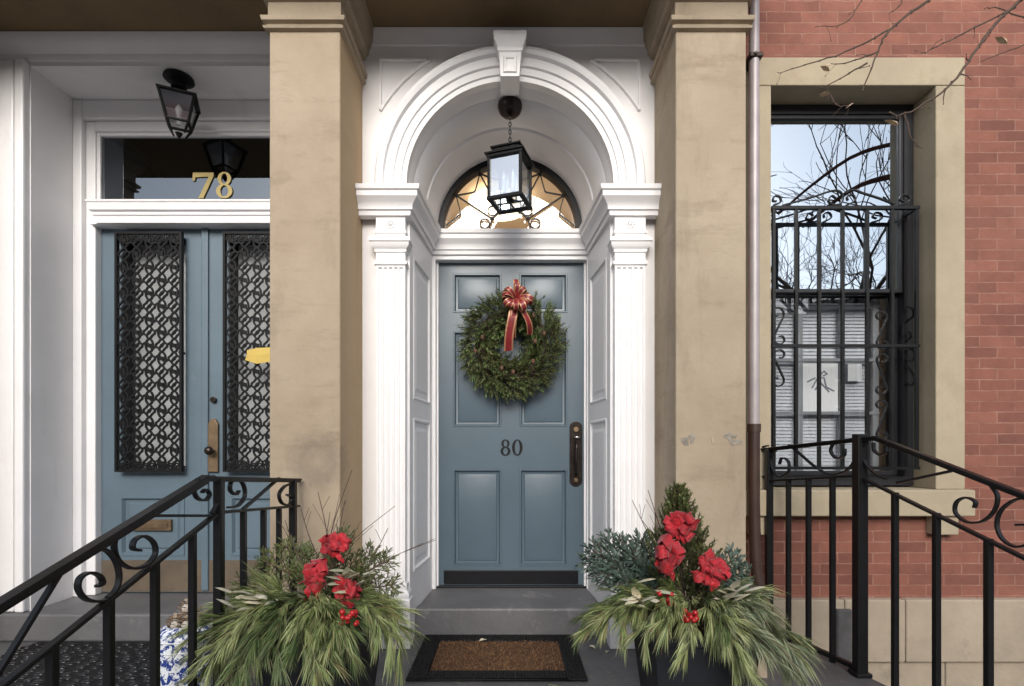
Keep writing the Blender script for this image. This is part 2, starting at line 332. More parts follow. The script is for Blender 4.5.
# ------------------------------------------------------------------ stone portico
po = empty('stone_portico', (-1, 2.44, 0), 'tan painted brownstone portico with square pillars and a dark soffit over both doors', 'portico')
capprof = [(0, 2.957), (.018, 2.962), (.022, 2.972), (.008, 2.977), (.008, 2.988), (.026, 2.994), (.030, 3.012), (.005, 3.02), (.004, 3.093), (.022, 3.097), (.024, 3.107), (.036, 3.117), (.038, 3.14), (.06, 3.185), (.065, 3.225), (.07, SOF + .01), (0, SOF + .01)]
baseprof = [(0, .40), (.012, .398), (.02, .385), (.02, .37), (.045, .355), (.055, .335), (.05, .318), (.065, .312), (.065, .0), (0, 0)]
PX = [(-1.112, -.785), (.766, 1.092), (-3.17, -2.815)]
for i, (a, b) in enumerate(PX):
    lab = ['pillar of the pair beside the blue door, warm pinkish tan, stained low down', 'pillar with two round scars in its tan paint', None][i]
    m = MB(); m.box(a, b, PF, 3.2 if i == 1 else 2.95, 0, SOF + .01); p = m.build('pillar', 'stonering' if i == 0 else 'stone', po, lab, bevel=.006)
    path = [(a, W + .02), (a, PF), (b, PF), (b, W + .02)]
    m = MB(); m.sweep(path, capprof); m.build('capital', 'stone', p, smooth='auto')
    m = MB(); m.sweep(path, baseprof); m.build('plinth', 'stone', p, smooth='auto')
    if i == 1:
        for (sx, sy) in ((688, 440), (733, 439)):
            m = MB(); cx, cz = X(sx, PF), Z(sy, PF)
            for _ in range(7):
                ox, oz, k0 = cx + rng.uniform(-.024, .024), cz + rng.uniform(-.02, .02), rng.uniform(.008, .018); n = 9
                pts = [(ox + k0 * rng.uniform(.5, 1.2) * math.cos(2 * math.pi * k / n) * 1.3, oz + k0 * rng.uniform(.5, 1.2) * math.sin(2 * math.pi * k / n)) for k in range(n)]
                m.prism(pts, PF - rng.uniform(.001, .004), PF + .001)
            m.build('paint_scar', 'scar', p, rec=False)
        m = MB(); m.tube([(X(711, PF), PF, Z(436, PF)), (X(713, PF), PF, Z(444, PF))], .004, 5); m.build('paint_scar', 'base', p)
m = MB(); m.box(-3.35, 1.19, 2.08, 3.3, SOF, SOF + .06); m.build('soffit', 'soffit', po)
m = MB(); m.sweep([(-3.3, 3.3), (-3.3, 2.36), (1.12, 2.36), (1.12, 3.04)], [(0, SOF + .07), (.05, SOF + .07), (.05, SOF + .25), (.1, SOF + .3), (.2, SOF + .4), (.28, SOF + .45), (.28, SOF + .6), (0, SOF + .65)]); m.build('entablature', 'stone', po)
m = MB(); m.box(-3.3, 1.19, 2.6, 3.4, SOF + .07, 6.2); m.build('upper_wall', 'brick', po)

# ------------------------------------------------------------------ number 80 arched surround
e8 = empty('arched_entrance', (0, 2.8, 0), 'white painted arched entrance with fluted pilasters round the single blue door', 'entrance')
SPR, RI, RO = 2.41, .54, .70
HW = .783
m = MB(); n = 48
xs = [-RI * math.cos(math.pi * k / n) for k in range(n + 1)]; zs = [SPR + RI * math.sin(math.pi * k / n) for k in range(n + 1)]
for k in range(n): m.q((xs[k], W, zs[k]), (xs[k + 1], W, zs[k + 1]), (xs[k + 1], W, SOF - .002), (xs[k], W, SOF - .002))
for s in (-1, 1):
    m.q((s * HW, W, SPR), (s * RI, W, SPR), (s * RI, W, SOF - .002), (s * HW, W, SOF - .002))
    m.q((s * HW, W, 0.002), (s * .532, W, 0.002), (s * .532, W, SPR), (s * HW, W, SPR))
m.build('wall', 'white', e8, rec=False)
# splayed jambs with a moulded panel
for s in (-1, 1):
    A, B = Vector((s * .532, W, 0)), Vector((s * .484, 3.30, 0)); U = (B - A); Lw = U.length; U.normalize(); N = Vector((-s * U.y, s * U.x, 0))
    if N.x * s > 0: N = -N
    T = lambda u, v, w, A=A, U=U, N=N: tuple(A + U * u + N * w + Vector((0, 0, v)))
    m = MB(); us = [0, .07, Lw - .07, Lw]; vs = [.16, .36, 1.2, 1.3, 2.08, 2.3]
    pans = [(us[1], us[2], vs[1], vs[2]), (us[1], us[2], vs[3], vs[4])]
    for a in range(3):
        for b in range(5):
            if a == 1 and b in (1, 3): continue
            m.q(T(us[a], vs[b], 0), T(us[a + 1], vs[b], 0), T(us[a + 1], vs[b + 1], 0), T(us[a], vs[b + 1], 0))
    m.q(T(0, 0, 0), T(Lw, 0, 0), T(Lw, .16, 0), T(0, .16, 0))
    for pn in pans: m.rings(pn, [(0, 0), (.005, .004), (.014, .004), (.022, -.007), (.05, -.007), (.07, -.002)], T)
    m.build('jamb', 'white', e8)
m = MB(); m.arc((0, SPR), [(RI, W), (RI - .012, 2.84), (RI - .012, 2.87), (RI - .02, 2.88), (.495, 3.05), (.495, 3.075), (.485, 3.085), (.482, 3.11), (.462, 3.22), (.452, 3.25), (.452, 3.34)]); m.build('vault', 'white', e8, smooth='auto')
m = MB(); m.arc((0, SPR), [(RI, W + .01), (RI, 2.752), (.562, 2.748), (.566, 2.738), (.60, 2.738), (.605, 2.726), (.648, 2.726), (.654, 2.705), (.672, 2.698), (.69, 2.704), (RO, 2.725), (RO, W + .01)], -2.5, 182.5); m.build('archivolt', 'white', e8, smooth='auto')
m = MB()    # keystone
y = 2.655
m.grid([[(-.047, y, Z(76, y)), (.047, y, Z(76, y)), (.047, W, Z(76, y)), (-.047, W, Z(76, y))], [(-.056, y, Z(52, y)), (.056, y, Z(52, y)), (.056, W, Z(52, y)), (-.056, W, Z(52, y))]], closed=True, caps=True)
m.rings((-.034, .034, Z(73, y), Z(56, y)), [(0, y - .001), (.004, y - .008), (.012, y - .008), (.016, y - .001)])
m.sweep([(-.056, W), (-.056, y), (.056, y), (.056, W)], [(0, Z(52, y)), (.006, Z(51, y)), (.008, Z(47, y)), (.022, Z(42, y)), (.026, Z(38, y)), (.028, Z(34.5, y)), (0, Z(34, y))])
m.box(-.055, .055, y + .001, W, Z(52, y), Z(34.5, y))
m.build('keystone', 'white', e8, smooth='auto')
# spandrel panels
for s in (-1, 1):
    xo, xi, zt, zb = s * .685, s * .375, Z(61, W), Z(104, W)
    m = MB(); y0 = W - .004; ra_ = .80; t0 = math.acos(.685 / ra_); t1 = math.asin((zt - SPR) / ra_)
    arcp = [(s * ra_ * math.cos(t0 + (t1 - t0) * k / 20), y0, SPR + ra_ * math.sin(t0 + (t1 - t0) * k / 20)) for k in range(21)]
    m.bar(arcp, (0, 1, 0), .022, .014); m.bar([arcp[-1], (s * .692, y0, zt)], (0, 1, 0), .022, .014); m.bar([(s * .685, y0, zt + .0065), (s * .685, y0, arcp[0][2])], (0, 1, 0), .0216, .014)
    m.build('spandrel_moulding', 'white', e8, bevel=.003)
m = MB(); m.sweep([(-HW, W), (HW, W)], [(0, 3.167), (.007, 3.169), (.010, 3.187), (.012, 3.202), (.023, 3.23), (.026, SOF - .003), (0, SOF - .003)]); m.build('crown_moulding', 'white', e8, smooth='auto')
# impost cornice all the way round the recess
cp = [(-HW, 2.74), (-.524, 2.74), (-.484, 3.285), (.484, 3.285), (.524, 2.74), (HW, 2.74)]
m = MB(); m.sweep(cp, [(-.03, 2.235), (.008, 2.24), (.012, 2.262), (.022, 2.266), (.024, 2.288), (.034, 2.30), (.05, 2.318), (.054, 2.322), (.056, 2.345), (.066, 2.352), (.070, 2.374), (-.03, 2.376)])
m.build('impost_cornice', 'white', e8, smooth='auto')
m = MB(); m.plan([(-HW, 2.77), (-.53, 2.77), (-.49, 3.29), (.49, 3.29), (.53, 2.77), (HW, 2.77), (HW, 2.81), (.56, 2.81), (.52, 3.345), (-.52, 3.345), (-.56, 2.81), (-HW, 2.81)], 2.372, 2.40); m.build('impost_top', 'white', e8)
# fluted pilasters
def pilaster(x0, x1, yf, parent):
    w = x1 - x0; pts = [(x0, W + .005), (x0, yf)]; nf = 5; fl = .0195; gap = (w - .024 - nf * fl) / (nf - 1)
    for k in range(nf):
        c = x0 + .012 + fl / 2 + k * (fl + gap)
        for a in range(7):
            th = math.pi * a / 6; pts.append((c - fl / 2 * math.cos(th), yf + .010 * math.sin(th)))
    pts += [(x1, yf), (x1, W + .005)]
    m = MB(); m.grid([[(x, y, .33) for x, y in pts], [(x, y, 1.975) for x, y in pts]])
    m.box(x0, x1, yf, W + .005, 1.975, 2.24)
    p = m.build('pilaster', 'white', parent, smooth='auto')
    path = [(x0, W), (x0, yf), (x1, yf), (x1, W)]
    m = MB(); m.sweep(path, [(0, 2.05), (.006, 2.053), (.008, 2.068), (.02, 2.08), (.024, 2.1), (.03, 2.104), (.03, 2.125), (0, 2.128)])
    m.sweep(path, [(0, 1.985), (.008, 1.988), (.01, 1.997), (.008, 2.006), (0, 2.009)]); m.sweep(path, [(0, 2.15), (.006, 2.152), (.006, 2.165), (0, 2.168)]); m.build('capital', 'white', p, smooth='auto')
    m = MB(); m.sweep(path, [(0, .335), (.008, .33), (.012, .315), (.008, .30), (.02, .29), (.026, .272), (.022, .255), (.03, .25), (.03, .003), (0, .003)]); m.box(x0 - .001, x1 + .001, yf - .001, W, .003, .332); m.build('plinth', 'white', p, smooth='auto')
    m = MB(); cx, cz = (x0 + x1) / 2, 2.20
    for k in range(8):
        a = 2 * math.pi * k / 8; m.ball((cx + .018 * math.cos(a), yf, cz + .018 * math.sin(a)), .009, 8, 5, (1, .5, 1))
    m.ball((cx, yf, cz), .01, 8, 5, (1, .7, 1)); m.build('rosette', 'white', p, smooth=True)
pilaster(-.697, -.545, 2.745, e8); pilaster(.545, .705, 2.745, e8)
# door frame, transom beam
DX0, DX1, DZ0, DZ1 = X(437, D80), X(585.5, D80), .157, 2.215
m = MB(); m.box(-.486, DX0, 3.29, 3.42, .157, 2.25); m.box(DX1, .486, 3.29, 3.42, .157, 2.25); m.box(-.486, .486, 3.292, 3.42, 2.212, 2.38)
m.box(DX0, DX0 + .012, 3.33, 3.40, .157, 2.212); m.box(DX1 - .012, DX1, 3.33, 3.40, .157, 2.212); m.build('door_frame', 'white', e8, bevel=.003)
m = MB(); m.box(DX0, DX1, D80 - .03, 3.42, .1565, .168); m.build('threshold', 'black', e8, bevel=.002)
def panelled(mb, x0, x1, z0, z1, y, th, pans, rings, hole=None):
    al = pans + ([hole] if hole else []); xs = sorted({x0, x1, *[p[0] for p in al], *[p[1] for p in al]}); zs = sorted({z0, z1, *[p[2] for p in al], *[p[3] for p in al]})
    for a in range(len(xs) - 1):
        for b in range(len(zs) - 1):
            cx, cz = (xs[a] + xs[a + 1]) / 2, (zs[b] + zs[b + 1]) / 2
            if any(p[0] < cx < p[1] and p[2] < cz < p[3] for p in pans + ([hole] if hole else [])): continue
            mb.q((xs[a], y, zs[b]), (xs[a + 1], y, zs[b]), (xs[a + 1], y, zs[b + 1]), (xs[a], y, zs[b + 1]))
    for p in pans: mb.rings(p, [(i, y + d) for i, d in rings])
    mb.q((x0, y, z0), (x0, y + th, z0), (x0, y + th, z1), (x0, y, z1)); mb.q((x1, y, z0), (x1, y + th, z0), (x1, y + th, z1), (x1, y, z1))
    mb.q((x0, y, z1), (x1, y, z1), (x1, y + th, z1), (x0, y + th, z1)); mb.q((x0, y, z0), (x1, y, z0), (x1, y + th, z0), (x0, y + th, z0))
    if not hole: mb.q((x0, y + th, z0), (x1, y + th, z0), (x1, y + th, z1), (x0, y + th, z1))
pans = []
for (a, b) in ((453, 501.5), (519.5, 567.5)):
    for (t, bt) in ((273.5, 313), (331, 427), (469, 566)): pans.append((X(a, D80), X(b, D80), Z(bt, D80), Z(t, D80)))
m = MB(); panelled(m, DX0 + .002, DX1 - .002, DZ0 + .012, DZ1 - .004, D80, .045, pans, [(0, 0), (.003, -.004), (.010, -.004), (.018, .016), (.03, .018), (.034, .012), (.062, .003)])
d8 = m.build('door', 'slate', e8, smooth='auto')
m = MB(); y = D80 - .014
m.box(X(444, D80), X(578, D80), y, D80 + .001, Z(583.5, D80), Z(570, D80))
m.build('weather_strip', 'black', d8, bevel=.003)
# handle plate
m = MB(); hx, w2 = X(575.8, D80), .040; zt, zb = Z(424, D80), Z(484, D80); pts = []
for k in range(17): a = math.pi * k / 16; pts.append((hx + w2 * math.cos(a), zt - w2 + .02 + w2 * .9 * math.sin(a)))
for k in range(17): a = math.pi + math.pi * k / 16; pts.append((hx + w2 * math.cos(a), zb + w2 - .02 + w2 * .9 * math.sin(a)))
m.prism(pts, D80 - .008, D80 + .001); hp = m.build('handle_plate', 'bronze', d8, bevel=.003)
m = MB(); m.tube(spline([(hx, D80 - .006, zt - .1), (hx, D80 - .05, zt - .12), (hx - .004, D80 - .06, zt - .19), (hx, D80 - .055, zb + .09), (hx, D80 - .006, zb + .055)]), [.009] * 8 + [.012] * 9 + [.009] * 8, 10); m.build('grip', 'bronze', hp, smooth=True)
m = MB(); m.tube([(hx, D80 - .006, zt - .035), (hx, D80 - .018, zt - .035)], .017, 16); m.build('lock_cylinder', 'brass', hp, bevel=.002); m = MB(); m.tube([(hx, D80 - .006, zb + .025), (hx, D80 - .016, zb + .025)], .013, 16); m.build('lock_cylinder', 'brass', hp, bevel=.002)
m = MB(); m.ball((hx + .004, D80 - .028, zt - .085), .02, 10, 6, (1, .5, .45)); m.build('thumb_latch', 'silver', hp, smooth=True)
# numerals
def ring_glyph(mb, cx, cz, rx_, rz, tx, tz, y0, y1, n=32):
    o = [(cx + rx_ * math.cos(2 * math.pi * k / n), cz + rz * math.sin(2 * math.pi * k / n)) for k in range(n)]
    i = [(cx + (rx_ - tx) * math.cos(2 * math.pi * k / n), cz + (rz - tz) * math.sin(2 * math.pi * k / n)) for k in range(n)]
    rows = [[(x, y1, z) for x, z in o], [(x, y0, z) for x, z in o], [(x, y0, z) for x, z in i], [(x, y1, z) for x, z in i]]
    mb.grid(rows, closed=True)
def eight(mb, x, z, h, y0, y1):
    ring_glyph(mb, x, z + h * .745, h * .255, h * .255, h * .14, h * .06, y0, y1); ring_glyph(mb, x, z + h * .275, h * .31, h * .275, h * .165, h * .062, y0 - .0006, y1)
def zero(mb, x, z, h, y0, y1): ring_glyph(mb, x, z + h * .5, h * .33, h * .5, h * .18, h * .06, y0, y1)
h = .102; zb = Z(455.5, D80)
m = MB(); eight(m, X(505.5, D80), zb, h, D80 - .006, D80); m.build('numeral', 'black', d8, 'black serif numeral 8')
m = MB(); zero(m, X(517.3, D80), zb, h, D80 - .006, D80); m.build('numeral', 'black', d8, 'black serif numeral 0')
# fanlight
FY = 3.335
fr = MB(); fr.arc((0, SPR), [(.455, FY - .03), (.418, FY - .03), (.414, FY - .012), (.414, FY + .03), (.455, FY + .03)]); fr.box(-.45, .45, FY - .02, FY + .03, SPR - .05, SPR - .004)
fl = fr.build('fanlight', 'black', e8, smooth='auto')
m = MB(); nn = 40; m.q(*[(.43 * math.cos(math.pi * k / nn), FY + .012, SPR - .03 + .43 * math.sin(math.pi * k / nn) + .02) for k in range(nn + 1)]); m.build('pane', 'glassfan', fl)
m = MB(); yy = FY - .004
P = lambda r, a: (r * math.cos(R(a)), yy, SPR + r * math.sin(R(a)))
spk = [4, 33, 62, 90, 118, 147, 176]
for a in spk[1:-1]:
    m.bar([P(.12, a), P(.43, a)], (0, 1, 0), .012, .008); m.ball(P(.40, a), .012, 8, 5, (1, .5, 1)); m.ball(P(.135, a), .014, 8, 5, (1, .5, 1))
for a, b in zip(spk[:-1], spk[1:]):
    mid = (a + b) / 2; m.bar(spline([P(.405, a), P(.345, (a * .65 + b * .35)), P(.332, mid), P(.345, (a * .35 + b * .65)), P(.405, b)], 10), (0, 1, 0), .012, .007)
m.bar([P(.13, a) for a in range(0, 181, 6)], (0, 1, 0), .012, .008)
for a in (15, 48, 76, 104, 132, 165): m.bar([(P(.165, a)[0] + .03 * math.cos(R(t)), yy, P(.165, a)[2] + .03 * math.sin(R(t))) for t in range(0, 361, 20)], (0, 1, 0), .012, .006)
m.build('tracery', 'black', fl)
m = MB(); x0, x1, y0, y1, z0, z1 = -.75, .75, 3.43, 5.2, .1, 3.0
m.q((x0, y0, z0), (x0, y1, z0), (x0, y1, z1), (x0, y0, z1)); m.q((x1, y0, z0), (x1, y1, z0), (x1, y1, z1), (x1, y0, z1)); m.q((x0, y1, z0), (x1, y1, z0), (x1, y1, z1), (x0, y1, z1)); m.q((x0, y0, z1), (x1, y0, z1), (x1, y1, z1), (x0, y1, z1)); m.q((x0, y0, z0), (x1, y0, z0), (x1, y1, z0), (x0, y1, z0))
m.box(-.78, -.45, 3.425, 3.428, .1, 3.0); m.box(.45, .78, 3.425, 3.428, .1, 3.0); m.box(-.45, .45, 3.425, 3.428, 2.87, 3.0)
m.build('hallway', 'hall', e8, rec=False)
lt = empty('hall_lamp', (-.05, 4.1, 2.95), 'glowing cream bowl lamp on the hall ceiling seen through the fanlight', 'ceiling lamp')
m = MB(); m.lathe([(.02, -.15), (.12, -.14), (.2, -.105), (.24, -.06), (.245, -.04), (.23, -.03)], (-.08, 4.1, 2.99), 28); m.build('bowl', 'lamp', lt, smooth=True)
m = MB(); m.lathe([(.06, -.03), (.06, .009)], (-.08, 4.1, 2.99), 20); m.build('mount', 'brass', lt)
pl = bpy.data.lights.new('hall_lamp_light', 'POINT'); pl.energy = 3.2; pl.color = (1., .90, .76); pl.shadow_soft_size = .15
plo = bpy.data.objects.new('hall_lamp_light', pl); COL.objects.link(plo); plo.location = (0, 4.2, 2.2)
# doorsteps
m = MB(); m.plan([(-.528, 2.895), (.528, 2.895), (.51, 3.0), (.486, 3.40), (-.486, 3.40), (-.51, 3.0)], .001, .156); tag(m.build('doorstep', 'step', loc=(0, 2.9, 0), bevel=.012), 'grey painted doorstep under the single door with the wreath', 'step')
m = MB(); m.box(-2.86, -1.13, 2.815, 3.30, .001, .150); tag(m.build('doorstep', 'step', loc=(-1.8, 2.9, 0), bevel=.012), 'grey painted doorstep under the double doors with iron grilles', 'step')

# ------------------------------------------------------------------ number 78 entrance
e7 = empty('double_door_entrance', (-1.87, 2.8, 0), 'white painted square entrance recess round the double blue doors', 'entrance')
RX0, RX1, RZ, RB = -2.604, -1.138, 3.112, 3.14
m = MB()
m.q((-2.86, W7, .002), (RX0, W7, .002), (RX0, W7, SOF), (-2.86, W7, SOF)); m.q((RX1, W7, .002), (-1.0, W7, .002), (-1.0, W7, SOF), (RX1, W7, SOF)); m.q((RX0, W7, RZ), (RX1, W7, RZ), (RX1, W7, SOF), (RX0, W7, SOF))
m.q((RX0, W7, .002), (RX0, 3.3, .002), (RX0, 3.3, RZ), (RX0, W7, RZ)); m.q((RX1, W7, .002), (RX1, 3.3, .002), (RX1, 3.3, RZ), (RX1, W7, RZ)); m.q((RX0, W7, RZ), (RX1, W7, RZ), (RX1, 3.3, RZ), (RX0, 3.3, RZ))
m.build('wall', 'white', e7)
m = MB(); m.sweep([(-2.86, W7), (-1.0, W7)], [(0, 3.135), (.008, 3.137), (.014, 3.148), (.016, 3.165), (.024, 3.172), (.05, 3.20), (.064, 3.225), (.068, SOF - .003), (0, SOF - .003)]); m.build('crown_moulding', 'white', e7, smooth='auto')
m = MB()    # moulded pilaster strip at the far side
for (a, b, dp) in ((-2.852, -2.815, .04), (-2.80, -2.775, .018), (-2.76, -2.672, .03), (-2.66, -2.610, .042)): m.box(a, b, W7 - dp, W7 + .002, .152, 3.13)
m.build('pilaster', 'white', e7, bevel=.012)
m = MB(); m.box(RX0 + .001, RX0 + .055, RB, 3.25, .151, RZ - .002); m.box(RX1 - .055, RX1 - .001, RB, 3.25, .151, RZ - .002)
m.box(RX0 + .055, RX1 - .055, RB + .003, 3.25, 3.0, RZ - .002)
for (a, b) in ((RX0 + .055, RX0 + .112), (RX1 - .112, RX1 - .055)): m.box(a, b, 3.172, 3.25, .151, 3.0)
m.box(RX0 + .112, RX1 - .112, 3.168, 3.25, 2.94, 3.0); m.frame(RX0 + .112, RX1 - .112, 2.49, 2.94, .022, 3.182, 3.21)
m.build('casing', 'white', e7, bevel=.006)
m = MB(); m.sweep([(RX0 + .15, 3.2), (RX0 + .15, 3.142), (RX1 - .15, 3.142), (RX1 - .15, 3.2)], [(0, 2.372), (.008, 2.374), (.010, 2.412), (.018, 2.418), (.018, 2.434), (.032, 2.442), (.036, 2.482), (.042, 2.488), (.042, 2.498), (0, 2.504)]); m.box(RX0 + .10, RX1 - .10, 3.146, 3.25, 2.372, 2.503)
m.build('transom_bar', 'white', e7, smooth='auto')
tw = MB(); tw.q((RX0 + .12, 3.20, 2.50), (RX1 - .12, 3.20, 2.50), (RX1 - .12, 3.20, 2.93), (RX0 + .12, 3.20, 2.93)); tr = tw.build('transom_window', 'glasstr', e7)
h = .155; zb = Z(198, 3.19)
m = MB(); x7 = X(205, 3.19); m.prism([(x7 - .075, zb + h), (x7 + .05, zb + h), (x7 + .05, zb + h * .86), (x7 - .012, zb), (x7 - .042, zb), (x7 + .02, zb + h * .84), (x7 - .058, zb + h * .82), (x7 - .064, zb + h * .68), (x7 - .078, zb + h * .68)], 3.192, 3.197); m.build('numeral', 'gold', tr, 'gold numeral 7')
m = MB(); eight(m, X(224, 3.19), zb, h * 1.03, 3.192, 3.197); m.build('numeral', 'gold', tr, 'gold numeral 8')
m = MB(); m.box(RX0 + .01, RX1 - .01, 4.0, 4.02, 0, 3.4); m.q((RX0, 3.32, 3.05), (RX1, 3.32, 3.05), (RX1, 4., 3.05), (RX0, 4., 3.05)); m.q((RX0 + .01, 3.32, 0), (RX0 + .01, 4, 0), (RX0 + .01, 4, 3.05), (RX0 + .01, 3.32, 3.05)); m.q((RX1 - .01, 3.32, 0), (RX1 - .01, 4, 0), (RX1 - .01, 4, 3.05), (RX1 - .01, 3.32, 3.05)); m.build('vestibule', 'interior', e7, rec=False)
MID = X(206, D78)
def lattice(x0, x1, z0, z1, y, parent):
    m = MB(); m.frame(x0, x1, z0, z1, .014, y - .012, y + .012)
    c = m
    nx, nz = 5, 18; cw, ch = (x1 - x0 - .028) / nx, (z1 - z0 - .028) / nz; N = (0, 1, 0)
    for i in range(nx):
        for j in range(nz):
            cx, cz = x0 + .014 + (i + .5) * cw, z0 + .014 + (j + .5) * ch
            if (i + j) % 2 == 0:        # pinched circle with four petals
                for k in range(4):
                    t0 = R(90 * k)
                    pts = [(cx + cw * .47 * math.cos(t0 + R(t)) * (1 - .28 * math.sin(R(t * 2)) ** 2), y, cz + ch * .47 * math.sin(t0 + R(t)) * (1 - .28 * math.sin(R(t * 2)) ** 2)) for t in range(0, 91, 15)]
                    m.bar(pts, N, .011, .0092)
                m.bar([(cx - cw * .25, y, cz - ch * .25), (cx + cw * .25, y, cz + ch * .25)], N, .010, .012); m.ball((cx, y, cz), .013, 6, 4, (1, .6, 1))
            else:
                m.bar(spline([(cx - cw * .5, y, cz + ch * .1), (cx - cw * .2, y, cz + ch * .22), (cx + cw * .2, y, cz - ch * .22), (cx + cw * .5, y, cz - ch * .1)], 4), N, .011, .0092)
                m.bar([(cx + cw * .30 * math.cos(R(t)), y + .002, cz + ch * .5 * math.sin(R(t))) for t in range(0, 361, 30)], N, .011, .0092)
                m.box(cx - .011, cx + .011, y - .006, y + .006, cz - .011, cz + .011)
    for k in range(nx * 2):
        xx = x0 + .014 + (k + .5) * cw / 2; m.bar([(xx + cw * .2 * math.cos(R(t)), y - .001, z1 - .035 + .018 * math.sin(R(t))) for t in range(0, 361, 45)], N, .009, .006); m.bar([(xx + cw * .2 * math.cos(R(t)), y - .001, z0 + .035 + .018 * math.sin(R(t))) for t in range(0, 361, 45)], N, .009, .006)
    for sx in (x0 + .02, x1 - .02):
        for sz in (z0 + .03, (z0 + z1) / 2, z1 - .03): m.box(sx - .006, sx + .006, y, D78 + .001, sz - .006, sz + .006)
    return m.build('grille', 'ironflat', parent)
for k in range(2):
    a, b = (RX0 + .114, MID - .002) if k == 0 else (MID + .002, RX1 - .114)
    g0 = X(115.5, 3.17) if k == 0 else X(223.5, 3.17); g1 = g0 + X(182.5, 3.17) - X(115.5, 3.17)
    p0 = X(120, D78) if k == 0 else X(230, D78); p1 = p0 + X(185, D78) - X(120, D78)
    gz0, gz1 = Z(472, 3.17), Z(232, 3.17)
    m = MB(); panelled(m, a, b, .158, 2.45, D78, .045, [(p0, p1, Z(556, D78), Z(496, D78))], [(0, 0), (.003, -.006), (.014, -.006), (.026, .014), (.04, .016), (.05, .008)], (g0 + .012, g1 - .012, gz0 + .02, gz1 - .02))
    dl = m.build('door', 'blue78', e7, 'blue door leaf with a mail slot' if k == 0 else 'blue door leaf with a tarnished handle plate', smooth='auto')
    m = MB(); A, B, C_, D_ = g0 + .012, g1 - .012, gz0 + .02, gz1 - .02; ya, yb2 = D78 + .001, D78 + .10
    m.q((A, ya, C_), (A, yb2, C_), (A, yb2, D_), (A, ya, D_)); m.q((B, ya, C_), (B, yb2, C_), (B, yb2, D_), (B, ya, D_)); m.q((A, ya, C_), (B, ya, C_), (B, yb2, C_), (A, yb2, C_)); m.q((A, ya, D_), (B, ya, D_), (B, yb2, D_), (A, yb2, D_)); m.build('glazing_reveal', 'black', dl)
    m = MB(); m.box(A, B, yb2, yb2 + .005, C_, D_); m.build('pane', 'curtain', dl)
    lattice(g0, g1, gz0, gz1, 3.172, dl)
    m = MB(); m.box(a + .004, b - .004, D78 - .004, D78 - .0005, .162, Z(560, D78)); m.build('kick_plate', 'kick', dl, bevel=.001)
    if k == 0:
        m = MB(); sx0, sx1, sz0, sz1 = X(133, D78), X(172, D78), Z(530.5, D78), Z(519.5, D78); m.box(sx0, sx1, D78 - .014, D78 + .02, sz0, sz1); m.box(sx0 + .02, sx1 - .02, D78 - .019, D78 - .013, sz0 + .016, sz1 - .016); m.build('mail_slot', 'brass', dl, bevel=.003)
        m = MB(); m.box(b - .02, b + .022, D78 - .016, D78 - .001, .17, 2.42); m.build('astragal', 'blue78', dl, bevel=.006)
    else:
        hx = X(214.5, D78); m = MB(); zt, zb = Z(419, D78), Z(472, D78)
        m.prism([(hx - .03, zb), (hx + .03, zb), (hx + .03, zt - .03), (hx + .02, zt - .012), (hx + .012, zt), (hx - .012, zt), (hx - .02, zt - .012), (hx - .03, zt - .03)], D78 - .02, D78 + .001); hp = m.build('handle_plate', 'brass', dl, bevel=.004)
        m = MB(); m.tube([(hx, D78 - .018, zb + .13), (hx, D78 - .05, zb + .13)], .009, 10); m.ball((hx, D78 - .062, zb + .13), .026, 14, 10, (1, .8, 1)); m.build('knob', 'bronze', hp, smooth=True)
        m = MB(); m.tube([(hx, D78 - .001, Z(400, D78)), (hx, D78 - .02, Z(400, D78))], .018, 16); m.build('lock_cylinder', 'bronze', dl, bevel=.002)
m = MB(); m.cur = 0
yy = 3.150; m.grid([[(X(245, yy), yy, Z(360, yy)), (X(257, yy), yy - .006, Z(364, yy)), (X(275, yy), yy - .002, Z(361, yy))], [(X(247, yy), yy - .003, Z(355, yy)), (X(258, yy), yy - .01, Z(355, yy)), (X(275, yy), yy - .004, Z(353, yy))], [(X(247, yy), yy, Z(350, yy)), (X(258, yy), yy - .004, Z(348, yy)), (X(275, yy), yy, Z(347, yy))]])
tag(m.build('paper_note', 'yellow', loc=(X(257, yy), yy, Z(355, yy)), solid=.001), 'small yellow note stuck to the iron grille of the double door', 'note')

# ------------------------------------------------------------------ brick house
bh = empty('brick_house', (2, BR, 0), 'red brick house front with a tall stone framed window behind iron bars', 'house')
OX0, OX1, OZ0, OZ1 = 1.492, 2.433, .80, 3.108
m = MB(); xs = [1.12, OX0, OX1, 7.5]; zs = [.168, OZ0, OZ1, 9.5]
for a in range(3):
    for b in range(3):
        if a == 1 and b == 1: continue
        m.q((xs[a], BR, zs[b]), (xs[a + 1], BR, zs[b]), (xs[a + 1], BR, zs[b + 1]), (xs[a], BR, zs[b + 1]))
m.q((7.5, BR, -.6), (7.5, 6, -.6), (7.5, 6, 9.5), (7.5, BR, 9.5)); m.q((1.12, BR, 9.5), (7.5, BR, 9.5), (7.5, 6, 9.5), (1.12, 6, 9.5))
m.build('wall', 'brick', bh, rec=False)
m = MB(); yb = 3.0
zt, zm = Z(600, yb), Z(663, yb)
xe = [1.3, X(845, yb), X(906, yb), X(985, yb), 3.4, 4.2, 7.5]
for a, b in zip(xe[:-1], xe[1:]): m.box(a + .002, b - .002, yb, BR + .02, zm + .002, zt)
xe = [1.3, X(868, yb), X(950, yb), 3.2, 4.1, 7.5]
for a, b in zip(xe[:-1], xe[1:]): m.box(a + .002, b - .002, yb + .03, BR + .02, -.6, zm)
m.build('stone_base', 'base', bh, bevel=.008)
m = MB(); y0 = 2.985
